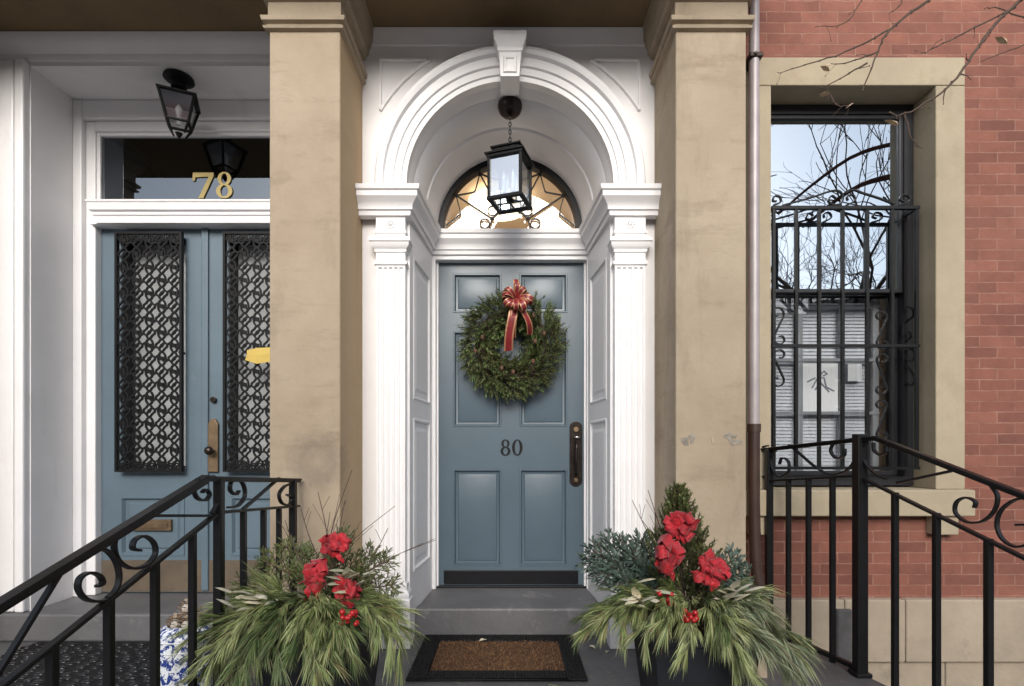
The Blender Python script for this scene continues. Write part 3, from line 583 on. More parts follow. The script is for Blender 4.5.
m.plan([(X(835.5, y0), y0 + .014), (X(837, y0), y0 - .012), (X(851, y0), y0 - .012), (X(852, y0), y0 + .014)], Z(667, y0), Z(609, y0)); m.build('stone_patch', 'asphalt', bh, bevel=.008)
# surround
m = MB(); yf = 3.015
m.box(1.32, 2.600, yf, 3.22, OZ1, Z(57, yf)); l = m.build('lintel', 'stone2', bh, bevel=.006)
m = MB(); m.box(1.32, OX0, yf, 3.30, .80, OZ1 - .002); m.build('jamb', 'stone2', bh, bevel=.006)
m = MB(); m.box(OX1, 2.600, yf, 3.30, .80, OZ1 - .002); m.build('jamb', 'stone2', bh, bevel=.006)
m = MB(); ys = 2.965; zs_ = Z(490, ys); m.plan([(1.29, ys), (X(976, ys), ys), (X(976, ys), 3.3), (1.29, 3.3)], Z(516.5, ys), zs_); sl = m.build('sill', 'stone2', bh, bevel=.008)
m = MB(); m.box(X(934, 2.99), X(959, 2.99), 2.99, 3.05, Z(535, 2.99), Z(516.5, ys) - .001); m.build('bracket', 'stone2', sl, bevel=.006)
m = MB(); m.box(1.36, 1.45, 2.99, 3.05, Z(535, 2.99), Z(516.5, ys) - .001); m.build('bracket', 'stone2', sl, bevel=.006)
# window
GY = 3.20
wz0, wz1 = .812, OZ1 - .003
m = MB(); m.frame(OX0 + .003, OX1 - .003, wz0, wz1, .055, 3.18, 3.34); m.box(OX0 + .058, OX1 - .058, 3.185, 3.30, Z(116, 3.2), wz1 - .055)
wn = m.build('window', 'sash', bh, bevel=.004)
zm_ = Z(293, GY); gx0, gx1 = OX0 + .058, OX1 - .058
m = MB(); m.frame(gx0, gx1, zm_, Z(116, 3.2) - .002, .022, 3.188, 3.23); m.build('upper_sash', 'sash', wn, bevel=.003)
m = MB(); m.frame(gx0, gx1, wz0 + .056, zm_ + .03, .03, 3.232, 3.27); m.build('lower_sash', 'sash', wn, bevel=.003)
m = MB(); m.q((gx0 + .02, 3.20, zm_ + .02), (gx1 - .02, 3.20, zm_ + .02), (gx1 - .02, 3.20, Z(118, 3.2)), (gx0 + .02, 3.20, Z(118, 3.2))); m.build('upper_pane', 'glassup', wn)
m = MB(); m.q((gx0 + .02, 3.25, wz0 + .08), (gx1 - .02, 3.25, wz0 + .08), (gx1 - .02, 3.25, zm_ + .01), (gx0 + .02, 3.25, zm_ + .01)); m.build('lower_pane', 'glasslow', wn)
m = MB(); yq = 3.33
for px in (774, 842): m.box(X(px - 2, yq), X(px + 2, yq), yq, yq + .02, wz0 + .06, zm_)
for px in (800, 876): m.box(X(px - 3, yq), X(px + 3, yq), yq + .002, yq + .022, wz0 + .06, zm_)
for py in (306, 360, 413): m.box(gx0, X(879, yq), yq - .004, yq + .018, Z(py + 1.5, yq), Z(py - 1.5, yq))
m.build('muntins', 'muntin', wn)
m = MB(); yq = 3.38; z = wz0 + .03
while z < zm_ - .03:
    m.q((gx0, yq, z), (X(876, yq), yq, z), (X(876, yq), yq + .010, z + .0225), (gx0, yq + .010, z + .0225)); z += .022
m.build('blind', 'blind', wn)
m = MB(); m.box(X(876.5, 3.36), gx1 + .1, 3.36, 3.40, wz0, zm_); m.build('inner_jamb', 'woodtrim', wn)
m = MB(); m.box(OX0 - .3, OX1 + .3, 3.9, 3.92, .5, 3.4); m.box(OX0 - .31, OX0 - .3, 3.35, 3.9, .5, 3.4); m.box(OX1 + .3, OX1 + .31, 3.35, 3.9, .5, 3.4); m.box(OX0 - .3, OX1 + .3, 3.35, 3.9, 3.2, 3.22); m.build('interior', 'interior', wn)
m = MB(); yq = 3.345; m.box(X(803, yq), X(838, yq), yq, yq + .002, Z(412, yq), Z(363, yq))
pn = m.build('paper_drawing', ['paper'], loc=(X(820, yq), yq, Z(390, yq))); tag(pn, 'white sheet with a faint grey figure hung behind the barred lower window', 'paper sign')
m = MB(); f3 = lambda a, b: (X(a, yq), yq - .002, Z(b, yq))
for pl in ([(812, 388), (818, 377), (824, 378), (826, 387), (834, 391)], [(815, 390), (820, 382), (829, 392)], [(807, 382), (815, 378)], [(821, 374), (824, 371), (827, 374), (823, 376)]): m.tube([f3(*p) for p in pl], .005, 5)
m.build('drawn_figure', 'ink', pn)
m = MB(); m.box(X(848, yq), X(862, yq), yq + .001, yq + .003, Z(381, yq), Z(364, yq)); tag(m.build('paper_notice', 'paper', loc=(X(855, yq), yq, Z(372, yq))), 'small blank white card beside the sheet behind the barred window', 'notice')
# security grille
CY = 3.085; gc = []
m = MB(); cz0, cz1 = Z(468, CY), Z(208, CY); cx0, cx1 = X(773, CY), X(917, CY)
for px in (773.5, 796, 819, 842.5, 867, 892, 916.5): m.box(X(px, CY) - .0085, X(px, CY) + .0085, CY - .0085, CY + .0085, cz0, cz1)
gr = m.build('window_grille', 'iron', bh, 'black iron security bars with scrolls over the window')
m = MB()
for zz in (cz0, Z(346, CY), cz1):
    m.box(cx0 - .01, cx1 + .01, CY - .012, CY + .012, zz - .009, zz + .009)
    m.box(cx1 - .01, cx1 + .01, CY + .012, 3.3, zz - .009, zz + .009); m.box(cx0 - .01, cx0 + .01, CY + .012, 3.19, zz - .009, zz + .009)
m.box(cx1 - .009, cx1 + .009, 3.17, 3.19, cz0, cz1)
m.build('rail', 'iron', gr)
def pj(pts, s, ox, oy, fn): return [fn(ox + a / s, oy + b / s) for a, b in pts]
fr_ = lambda a, b: (X(a, CY), CY, Z(b, CY))
m = MB()
for tr_ in ([(96, 586), (116, 578), (112, 562), (98, 562), (94, 574), (104, 576)], [(120, 588), (200, 566), (268, 545), (292, 556), (290, 580), (268, 586), (252, 574), (262, 560), (274, 568)], [(302, 588), (328, 574), (322, 558), (306, 562), (308, 574)], [(300, 552), (322, 543), (350, 552), (400, 568), (440, 584)], [(452, 588), (482, 578), (482, 562), (464, 558), (456, 570), (468, 576)]):
    m = MB(); m.bar(spline(pj(tr_, 2.859, 740, 0, fr_)), (0, 1, 0), .014, .008); m.build('crest_scroll', 'iron', gr)
sd = lambda a, b: (cx1, cx1 * F / (a - VX), EZ + (VY - b) * (cx1 * F / (a - VX)) / F)
for tr_ in ([(412, 262), (424, 268), (424, 284), (410, 296), (396, 312), (394, 332), (406, 344), (418, 334), (414, 322)], [(414, 364), (428, 374), (424, 392), (408, 392), (398, 376), (404, 362)], [(394, 364), (400, 396), (420, 420), (428, 442), (418, 454), (406, 446)]):
    m = MB(); m.bar(spline(pj(tr_, 2.45, 740, 200, sd)), (1, 0, 0), .013, .008); m.build('side_scroll', 'iron', gr)
def sscroll(cx_, cz_, hh, w, flip):
    pts = []
    for k in range(13): a_ = R(-40 + 330 * (1 - k / 12)); rr_ = w * (.18 + .32 * k / 12); pts.append((cx_ + flip * (-w * .1 + rr_ * math.cos(a_)), cz_ + hh * .34 + rr_ * math.sin(a_)))
    half = pts; return half + [(2 * cx_ - x, 2 * cz_ - z) for x, z in reversed(half)]
for (px, py, hp, wp, fl_) in ((779, 326, 38, 14, 1), (779, 368, 38, 14, -1), (882, 330, 40, 14, 1), (882, 374, 44, 14, -1), (882, 420, 44, 14, 1)):
    k = CY / F; m = MB(); m.bar([(x, CY + .002, z) for x, z in sscroll(X(px, CY), Z(py, CY), hp * k, wp * k, fl_)], (0, 1, 0), .013, .008); m.build('side_scroll', 'iron', gr)
# downspout
py_ = 2.93; pxx = X(754, py_)
m = MB(); m.tube([(pxx, py_, Z(428, py_)), (pxx, py_, 9.)], .028, 16); dp = m.build('downspout', 'pipe', bh, smooth='auto')
m = MB(); m.box(pxx - .036, pxx + .036, py_ - .034, BR - .002, Z(60.5, py_), Z(56, py_)); m.tube([(pxx - .006, py_ - .042, Z(58, py_)), (pxx - .006, py_ - .03, Z(58, py_))], .010, 8); m.build('strap', 'bronze', dp, bevel=.004)
m = MB(); m.tube(spline([(pxx, py_, Z(426, py_)), (pxx, py_, Z(500, py_)), (pxx + .005, py_ - .01, Z(560, py_)), (pxx + .02, py_ - .02, Z(585, py_)), (pxx + .05, py_ - .03, Z(606, py_)), (pxx + .075, py_ - .03, Z(625, py_))]), .031, 16); m.tube([(pxx, py_, Z(432, py_)), (pxx, py_, Z(424, py_))], .036, 16); m.build('drain_pipe', 'pipebrown', dp, smooth='auto')

# ------------------------------------------------------------------ railings
class Rail:
    def __init__(s, pA, dA, pB, dB):
        xa, xb = X(pA, dA), X(pB, dB); s.b = (xb - xa) / (dB - dA); s.a = xa - s.b * dA
        s.N = Vector((1, -s.b, 0)).normalized()
    def y(s, px): return F * s.a / ((px - VX) - F * s.b)
    def x(s, y): return s.a + s.b * y
    def at(s, px, py): d = s.y(px); return Vector((s.x(d), d, EZ + (VY - py) * d / F))
def railing(rl, name_label, level, slope, posts, newels, scrolls, thin, loc, K, foot=False):
    root = empty('iron_railing', loc, name_label, 'railing')
    (t0, t1), (l0, l1) = level; (st0, st1), (sl0, sl1) = slope
    def ext(a, b, yend):
        a, b = Vector(a), Vector(b); k = (yend - a.y) / (b.y - a.y); return a + (b - a) * k
    T0, T1 = rl.at(*t0), rl.at(*t1); TS = rl.at(*st0); TE = ext(TS, rl.at(*st1), .55)
    L0, L1 = rl.at(*l0), rl.at(*l1); LS = rl.at(*sl0); LE = ext(LS, rl.at(*sl1), .55)
    m = MB(); m.bar([T0, T1, TS, TE], rl.N, .036 * K, .012 * K); m.bar([T0 - Vector((0, 0, .0115 * K)), T1 - Vector((0, 0, .0115 * K)), TS - Vector((0, 0, .0125 * K)), TE - Vector((0, 0, .0125 * K))], rl.N, .024 * K, .012 * K); m.build('top_rail', 'iron', root, bevel=.003)
    m = MB(); m.bar([L0, L1, LS, LE] if (L1 - LS).length > .01 else [L0, L1, LE], rl.N, .026 * K, .013 * K); m.build('lower_rail', 'iron', root, bevel=.002)
    def lz(yq):
        A, B = (L0, L1) if yq >= L1.y else (LS, LE)
        k = (yq - A.y) / (B.y - A.y); return A.z + (B.z - A.z) * k
    def flo(yq): return 0. if yq > 1.32 else -.15 * min(4, int((1.3 - yq) / .28) + 1)
    for px in posts:
        yq = rl.y(px); xq = rl.x(yq); m = MB(); w = .0125 * K; m.box(xq - w, xq + w, yq - w, yq + w, flo(yq), lz(yq)); m.build('baluster', 'iron', root, bevel=.002)
    for px, w, ztop in newels:
        yq = rl.y(px); xq = rl.x(yq); m = MB(); m.box(xq - w, xq + w, yq - w, yq + w, flo(yq), ztop); m.box(xq - w * 1.5, xq + w * 1.5, yq - w * 1.5, yq + w * 1.5, flo(yq), flo(yq) + .02); m.build('newel_post', 'iron', root, bevel=.004)
    for tr_ in scrolls: m = MB(); m.bar(spline(tr_), rl.N, .019 * K, .008 * K); m.build('scroll', 'iron', root)
    for tr_ in thin: m = MB(); m.bar(tr_, rl.N, .016 * K, .011 * K); m.build('brace', 'iron', root)
    if foot:
        ya, yb = rl.y(level[1][0][0]), rl.y(newels[0][0]); m = MB(); m.bar([(rl.x(ya), ya, .028), (rl.x(yb), yb, .028)], rl.N, .024, .022); m.build('bottom_rail', 'iron', root, bevel=.002)
    # extra balusters and foot post below the frame
    yq = .6; m = MB(); xq = rl.x(yq); m.box(xq - .025, xq + .025, yq - .025, yq + .025, -.6, TE.z + .02); m.build('newel_post', 'iron', root, bevel=.004)
rl = Rail(296, 2.385, 219, 1.80)
c = lambda pts: [rl.at(a / 2.7875, 440 + b / 2.7875) for a, b in pts]
sc = [c(p) for p in (
    [(592, 100), (612, 120), (614, 150), (604, 180), (590, 205)],
    [(552, 108), (540, 135), (550, 162), (572, 168), (584, 152), (574, 138), (564, 146)],
    [(636, 188), (664, 182), (682, 156), (678, 124), (660, 108), (644, 118), (642, 140), (656, 152), (666, 142)],
    [(812, 122), (792, 130), (778, 152), (786, 176), (806, 180), (812, 162), (800, 152)],
    [(262, 300), (296, 308), (322, 338), (332, 380), (322, 418), (300, 440)],
    [(312, 436), (280, 450), (240, 444), (218, 416), (222, 386), (248, 370), (276, 378), (286, 398), (270, 408)],
    [(324, 262), (318, 300), (332, 338), (368, 358), (408, 348), (432, 318), (428, 286), (402, 268), (376, 278), (370, 302), (390, 308)])]
tn = [c(p) for p in ([(676, 194), (778, 106)], [(415, 211), (598, 211)], [(166, 372), (-40, 705)])]
railing(rl, 'black wrought iron railing left of the door, sloping down in front of the double doors', (((299, 479.5), (206, 477.5)), ((298, 506), (218, 512.5))), (((206, 477.5), (0, 604)), ((218, 512.5), (0, 687))),
        [279, 263.5, 243.5, 192.5, 155, 109, 52], [(219, .0145, Z(476.5, 1.8)), (293, .0145, Z(478.5, 2.385))], sc, tn, (rl.x(1.8), 1.8, 0), .78)
rr = Rail(769, 2.97, 860, 2.40)
c = lambda pts: [rr.at(740 + a / 2.577, 420 + b / 2.577) for a, b in pts]
sc = [c(p) for p in (
    [(72, 66), (50, 74), (36, 98), (44, 130), (66, 150)],
    [(96, 72), (80, 98), (86, 132), (106, 146), (126, 132), (124, 106), (108, 98), (102, 114)],
    [(128, 64), (160, 92), (196, 122), (236, 140), (272, 132), (296, 104), (300, 70), (288, 48)],
    [(262, 52), (242, 60), (234, 80), (248, 98), (268, 92), (270, 74)],
    [(326, 56), (316, 84), (326, 116), (352, 140), (378, 152)],
    [(344, 58), (346, 78), (362, 90), (378, 82), (374, 68)],
    [(648, 170), (664, 198), (654, 236), (622, 262), (584, 262), (556, 240), (558, 212), (582, 200), (606, 210), (604, 226)],
    [(740, 200), (704, 208), (672, 234), (662, 270), (676, 306), (708, 326), (742, 320), (760, 296), (744, 272), (712, 270)])]
tn = [c(p) for p in ([(405, 162), (560, 128)],)]
railing(rr, 'black wrought iron railing right of the door in front of the barred window', (((760, 449.5), (860, 438.5)), ((767, 481), (858, 476))), (((876, 437), (1024, 494.5)), ((858, 474), (1024, 556)))
        , [788.5, 808.5, 832.5, 895, 936.5, 988.5], [(860, .0235, Z(434, 2.4)), (769, .018, Z(449, 2.97))], sc, tn, (rr.x(2.4), 2.4, 0), .88, True)

# ------------------------------------------------------------------ greenery
def needle(mb, p, d, l, w, droop=0.):
    s = perp(d) * w
    s = (s + d.cross(s) * rng.uniform(-1, 1)).normalized() * w
    q = p + d * l * .55 - Vector((0, 0, droop * l * .25)); t = p + d * l - Vector((0, 0, droop * l))
    i = len(mb.v); mb.v += [tuple(p - s * .6), tuple(p + s * .6), tuple(q + s), tuple(q - s), tuple(t)]
    mb.f += [(i, i + 1, i + 2, i + 3), (i + 3, i + 2, i + 4)]; mb.mi += [mb.cur, mb.cur]
def sprig(mb, p, d, l, n, nl, nw, ang=55, droop=0., stem=True, flat=None):
    d = d.normalized(); a = perp(d); b = d.cross(a)
    for k in range(n):
        t = (k + .5) / n; o = p + d * l * t; th = rng.uniform(0, 2 * math.pi)
        rad = a * math.cos(th) + b * math.sin(th)
        if flat is not None: rad = (rad - flat * rad.dot(flat) * .7).normalized()
        an = R(ang * (1 - .45 * t) + rng.uniform(-12, 12)); nd_ = (d * math.cos(an) + rad * math.sin(an)).normalized()
        needle(mb, o, nd_, nl * rng.uniform(.75, 1.15), nw, droop)
    if stem:
        mb.cur = 1; mb.tube([p, p + d * l], [.0022, .0012], 3, caps=False); mb.cur = 0
def bough(mb, pts, nt, nn, nl, nw, spread=35, droop=.3):
    sp = spline(pts, 5); m = len(sp)
    mb.cur = 1; mb.tube(sp, [.005 * (1 - .7 * i / m) for i in range(m)], 4); mb.cur = 0
    for k in range(nt):
        t = .25 + .75 * (k + rng.random()) / nt; i = min(int(t * (m - 1)), m - 2); o = sp[i].lerp(sp[i + 1], t * (m - 1) - i); tg = (sp[i + 1] - sp[i]).normalized()
        a = perp(tg); b = tg.cross(a); th = rng.uniform(0, 2 * math.pi); td = (tg + (a * math.cos(th) + b * math.sin(th)) * math.tan(R(spread)) * rng.uniform(.4, 1.2)).normalized()
        q = o + td * rng.uniform(.02, .06); mb.cur = 1; mb.tube([o, q], [.002, .0015], 3, caps=False); mb.cur = 0
        for j in range(nn):
            nd_ = (td + rv(.21)).normalized(); needle(mb, q - td * rng.uniform(-.01, .04), nd_, nl * rng.uniform(.65, 1.15), nw, droop * rng.uniform(.5, 1.2))
def ribbon(mb, pts, wdir, w, gold=True):
    wd = Vector(wdir).normalized(); fr = [-.5, -.33, 0, .33, .5] if gold else [-.5, -.2, .2, .5]
    m_ = len(pts) - 1; pin = [1. if gold else .45 + .55 * math.sin(math.pi * i / m_) for i in range(m_ + 1)]; jz = 0 if gold else .10 * w
    rows = [[Vector(p) + wd * w * f * pin[i] + rv(jz) for f in fr] for i, p in enumerate(pts)]
    mb.cur = 0; mb.grid([row[1:-1] if gold else row for row in rows])
    if gold: mb.cur = 1; mb.grid([row[:2] for row in rows]); mb.grid([row[-2:] for row in rows])
    mb.cur = 0
def bow(mb, c, face, size, n, w, gold=False):
    c = Vector(c); face = Vector(face).normalized(); a = perp(face); b = face.cross(a)
    for k in range(n):
        th = 2 * math.pi * (k + rng.uniform(-.3, .3)) / n; tilt = rng.uniform(.15, .75)
        d = ((a * math.cos(th) + b * math.sin(th)) * (1 - tilt * .4) + face * tilt).normalized(); s = d.cross(face)
        if s.length < .05: s = a
        s.normalize(); up = s.cross(d).normalized(); L_ = size * rng.uniform(.75, 1.1); hh = L_ * rng.uniform(.28, .42)
        pts = [c + d * L_ * (1 - math.cos(t)) / 2 + up * hh * math.sin(t) * (.35 + .65 * (1 - math.cos(t)) / 2) for t in [2 * math.pi * j / 14 for j in range(15)]]
        tw = s + face * rng.uniform(-.3, .3)
        ribbon(mb, pts, tw, w * rng.uniform(.85, 1.1), gold)
# wreath
wc = Vector((X(512, 3.28), 3.285, Z(345, 3.28)))
wr = empty('wreath', wc, 'round evergreen wreath hung on the blue door with a striped red bow', 'wreath')
for part in range(2):
    m = MB()
    for k in range(470):
        th = rng.uniform(0, 2 * math.pi); ph = rng.uniform(-1.0, 4.14)
        rad = Vector((math.cos(th), 0, math.sin(th))); tan = Vector((-math.sin(th), 0, math.cos(th)))
        o = wc + rad * (.203 + .060 * math.cos(ph)) + Vector((0, -.05 * abs(math.sin(ph)), 0))
        outw = (rad * math.cos(ph) + Vector((0, -1, 0)) * max(.1, math.sin(ph))).normalized()
        d = (outw * .8 + tan * rng.uniform(.2, .95) + rv(.35)).normalized()
        if rad.dot(d) < -.15: d = (d + rad * .35).normalized()
        sprig(m, o, d, rng.uniform(.06, .11), 26, .027, .0021, 50)
    m.build('evergreen_sprigs', ['spruce', 'twig'] if part == 0 else ['conifer', 'twig'], wr, rec=False)
m = MB(); m.tube([wc + Vector((.19 * math.cos(R(t)), .02, .19 * math.sin(R(t)))) for t in range(0, 361, 10)], .045, 8); m.build('wreath_frame', 'bark', wr)
m = MB(); bc = Vector((X(516, 3.16), 3.165, Z(300, 3.16)))
bow(m, bc, (0, -1, .3), .112, 9, .032, True); bow(m, bc + Vector((0, -.02, .0)), (0, -1, .2), .09, 8, .028, True)
for (dx, end, w) in ((-.0, (-.045, .02, -.30), .055), (.01, (.085, .03, -.20), .04), (0, (-.02, .03, -.22), .04)):
    pts = spline([bc, bc + Vector((end[0] * .4, -.04, end[2] * .3)), bc + Vector((end[0] * .9, -.025, end[2] * .7)), bc + Vector(end)], 5); ribbon(m, pts, (1, .15 + dx * 30, .12), w, True)
m.ball(bc + Vector((0, -.01, 0)), .022, 8, 6)
m.build('bow', ['redplaid', 'ribgold'], wr, rec=False, smooth=True)
m = MB()
for k in range(9):
    th = rng.uniform(0, 2 * math.pi); o = wc + Vector((math.cos(th) * rng.uniform(.12, .28), -.10 - rng.uniform(0, .02), math.sin(th) * rng.uniform(.12, .28))); m = MB(); m.ball(o, .012, 8, 6, (1, 1, 1.4)); m.build('small_cone', 'darkcone', wr, smooth=True)

# planters
def planter(cx, cy, label):
    root = empty('planter', (cx, cy, 0), label, 'planter', 'black planters either side of the door')
    m = MB(); a, b, h = .135, .178, .40
    def ring(w, z): return [(cx - w, cy - w, z), (cx + w, cy - w, z), (cx + w, cy + w, z), (cx - w, cy + w, z)]
    m.grid([ring(a, .002), ring(b, h - .03), ring(b + .008, h - .03), ring(b + .01, h), ring(b - .015, h), ring(b - .018, h - .05)], closed=True); m.q(*ring(a, .002)); m.build('pot', 'pot', root, bevel=.004)
    m = MB(); m.q(*ring(b - .018, h - .045)); m.build('soil', 'soil', root)
    return root
LC, RC = (X(325, 1.93), 1.93), (X(690, 1.93), 1.93)
planter(*LC, 'black square planter left of the doormat, brimming with pine and red bows')
planter(*RC, 'black square planter right of the doormat, under the small conifer')
def pt(px, py, d): return Vector((X(px, d), d, Z(py, d)))
def make_boughs(root, c, tips, matn, nt=17, nn=30, nl=.086):
    for (px, py, d) in tips:
        tip = pt(px, py, d); o = Vector((c[0], c[1], .43)) + Vector(((tip.x - c[0]) * .15, (tip.y - c[1]) * .15, rng.uniform(0, .04)))
        mid = o.lerp(tip, .5); mid.z = max(o.z, tip.z) + .035 + rng.uniform(0, .03)
        mm_ = rng.choice((matn, matn, 'pinelight', 'pinedark')) if matn == 'pine' else rng.choice((matn, matn, 'pinelight'))
        m = MB(); bough(m, [o, o.lerp(mid, .6) + Vector((0, 0, .02)), mid, mid.lerp(tip, .6) + Vector((0, 0, .02)), tip], nt, nn, nl * rng.uniform(.8, 1.2), .0014, 40, rng.uniform(.18, .5)); m.build('pine_bough', [mm_, 'greenstem'], root, rec=False)
# left arrangement
la = empty('evergreen_arrangement', (*LC, .4), 'winter greens with drooping pine, bare twigs and red bows in the left planter', 'plant arrangement', 'evergreen arrangements in the planters')
make_boughs(la, LC, [(205, 645, 1.74), (228, 662, 1.68), (196, 634, 1.86), (250, 662, 1.66), (275, 655, 1.64), (300, 645, 1.64), (325, 655, 1.62), (350, 643, 1.66), (382, 630, 1.74), (205, 668, 1.64), (235, 676, 1.6), (315, 664, 1.6), (400, 640, 1.76), (390, 612, 1.84), (240, 632, 1.74), (305, 628, 1.68), (345, 625, 1.70), (270, 632, 1.70), (225, 616, 1.95), (388, 622, 1.9), (215, 628, 1.8), (335, 635, 1.66)], 'pine')
def twigs(root, tips, base):
    for (px, py, d) in tips:
        tip = pt(px, py, d); o = Vector(base) + rv(.05); mid = o.lerp(tip, .5) + Vector((rng.uniform(-.03, .03), rng.uniform(-.02, .02), .03))
        m = MB(); sp = spline([o, mid, tip], 6); m.tube(sp, [.0028 - .0018 * i / len(sp) for i in range(len(sp))], 4)
        for _ in range(2):
            i = rng.randint(5, 9); q = sp[i]; m.tube([q, q + (sp[-1] - sp[i]) * .5 + Vector((rng.uniform(-.04, .04), 0, .02))], .001, 3)
        m.build('twig', 'twig', root)
twigs(la, [(300, 505, 1.98), (318, 492, 2.0), (330, 512, 1.97), (345, 500, 2.0), (388, 528, 1.9), (395, 506, 1.9), (436, 540, 1.88), (285, 520, 2.0), (352, 470, 2.02)], (*LC, .45))
def firs(root, tips, base, matn, nl=.028, n=70, nw=.0022):
    for (px, py, d) in tips:
        tip = pt(px, py, d); o = Vector(base).lerp(tip, .12) + rv(.02); sp = spline([o, o.lerp(tip, .5) + Vector((0, 0, .02)), tip], 5); m = MB()
        m.cur = 1; m.tube(sp, [.004 - .0025 * i / len(sp) for i in range(len(sp))], 4); m.cur = 0
        L_ = (tip - o).length; flat = Vector((rng.uniform(-.3, .3), -1, rng.uniform(-.2, .5))).normalized()
        for i in range(2, len(sp) - 1):
            tg = (sp[i + 1] - sp[i]).normalized(); sprig(m, sp[i], tg, (sp[i + 1] - sp[i]).length, n // 9, nl, nw, 55, 0, False, flat)
            if i > 2:
                for s in (-1, 1):
                    sd_ = (tg + tg.cross(flat) * s * .9).normalized(); sprig(m, sp[i], sd_, L_ * .34 * (1 - .6 * i / len(sp)), n // 3, nl * .9, nw, 52, 0, True, flat)
        sprig(m, sp[-1], (sp[-1] - sp[-2]).normalized(), .03, 12, nl * .8, nw, 40, 0, False, flat)
        m.build('fir_sprig', [matn, 'twig'], root, rec=False)
firs(la, [(262, 560, 2.02), (285, 545, 2.05), (372, 552, 2.0), (345, 535, 2.05), (388, 560, 1.95), (305, 550, 2.05), (395, 585, 1.9), (240, 585, 1.98), (360, 575, 1.9), (300, 570, 1.95), (330, 560, 1.97)], (*LC, .44), 'conifer', .028, 62, .0028)
def red_bow(root, px, py, d, size):
    m = MB(); c0 = pt(px, py, d)
    for q in range(3):
        bow(m, c0 + Vector((rng.uniform(-.5, .5), rng.uniform(-.25, .1), rng.uniform(-.5, .5))) * size, (rng.uniform(-.8, .8), -1, rng.uniform(-.2, .9)), size * rng.uniform(.7, 1.05), 5, size * rng.uniform(.6, .85))
    for q in range(3):
        e = Vector((rng.uniform(-.8, .8), -.4, rng.uniform(-1.2, -.2))) * size; ribbon(m, spline([c0, c0 + e * .5 + Vector((0, -.3 * size, 0)), c0 + e], 4), (1, .3, rng.uniform(-.5, .5)), size * .4, False)
    m.build('red_bow', ['red', 'ribgold'], root, rec=False, smooth=True)
for (px, py, d, s) in ((336, 547, 1.86, .052), (314, 577, 1.80, .060), (352, 589, 1.80, .052)): red_bow(la, px, py, d, s)
def berries(root, px, py, d, n, sp_):
    m = MB()
    for _ in range(n): m.ball(pt(px, py, d) + rv(sp_), rng.uniform(.007, .010), 8, 6)
    m.build('berries', 'berry', root, smooth=True)
berries(la, 349, 618, 1.66, 14, .022)
def leaves(root, items, name, matn, l=.05):
    m = MB()
    for (px, py, d) in items:
        p = pt(px, py, d) + rv(.01); dr = (Vector((rng.uniform(-1, 1), -.5, rng.uniform(-.1, .7)))).normalized(); s = perp(dr) * l * .22; u = dr.cross(s).normalized() * l * .08
        m.grid([[p, p + u * 0, p], [p + dr * l * .35 - s, p + dr * l * .4 - u, p + dr * l * .35 + s], [p + dr * l * .7 - s * .8, p + dr * l * .72 - u, p + dr * l * .7 + s * .8], [p + dr * l, p + dr * l, p + dr * l]])
    m.build(name, matn, root, rec=False, smooth=True)
leaves(la, [(rng.uniform(240, 285), rng.uniform(592, 618), rng.uniform(1.76, 1.86)) for _ in range(26)] + [(rng.uniform(345, 362), rng.uniform(572, 590), 1.8) for _ in range(12)], 'pale_leaves', 'paleleaf', .075)
# right arrangement
ra = empty('evergreen_arrangement', (*RC, .4), 'winter greens with drooping grey pine and fir sprigs in the right planter', 'plant arrangement', 'evergreen arrangements in the planters')
make_boughs(ra, RC, nl=.07, matn='pine', tips=[(590, 628, 1.84), (600, 608, 1.95), (586, 616, 1.98), (622, 622, 1.72), (645, 628, 1.66), (690, 646, 1.62), (668, 622, 1.66), (730, 634, 1.66), (640, 612, 1.8), (608, 620, 1.8), (660, 614, 1.72)])
make_boughs(ra, RC, [(755, 648, 1.66), (778, 656, 1.68), (798, 660, 1.74), (772, 636, 1.8), (790, 645, 1.84), (745, 625, 1.86), (762, 614, 2.02), (722, 632, 1.7), (735, 655, 1.64)], 'pineblue')
firs(ra, [(592, 550, 2.06), (606, 540, 2.08), (620, 545, 2.06), (598, 572, 2.02), (612, 560, 2.02), (632, 555, 2.0), (640, 540, 2.06), (625, 580, 1.98), (588, 560, 2.08), (646, 570, 1.98)], (RC[0] - .05, RC[1] + .03, .42), 'fir', .032, 40, .0052)
firs(ra, [(735, 555, 2.05), (744, 572, 2.0), (752, 590, 1.96), (728, 575, 1.95), (738, 595, 1.9), (716, 560, 2.03)], (RC[0] + .05, RC[1], .42), 'fir', .03, 40, .0046)
twigs(ra, [(632, 500, 2.05), (642, 520, 2.05), (648, 490, 2.08), (655, 512, 2.05)], (RC[0] - .05, RC[1], .45))
for (px, py, d, s) in ((678, 527, 1.84, .052), (668, 561, 1.80, .06), (709, 571, 1.80, .058)): red_bow(ra, px, py, d, s)
berries(ra, 666, 600, 1.74, 14, .022); berries(ra, 691, 614, 1.70, 16, .024)
leaves(ra, [(rng.uniform(718, 745), rng.uniform(590, 612), rng.uniform(1.76, 1.86)) for _ in range(16)] + [(rng.uniform(635, 655), rng.uniform(585, 605), 1.76) for _ in range(10)], 'pale_leaves', 'paleleaf', .075)
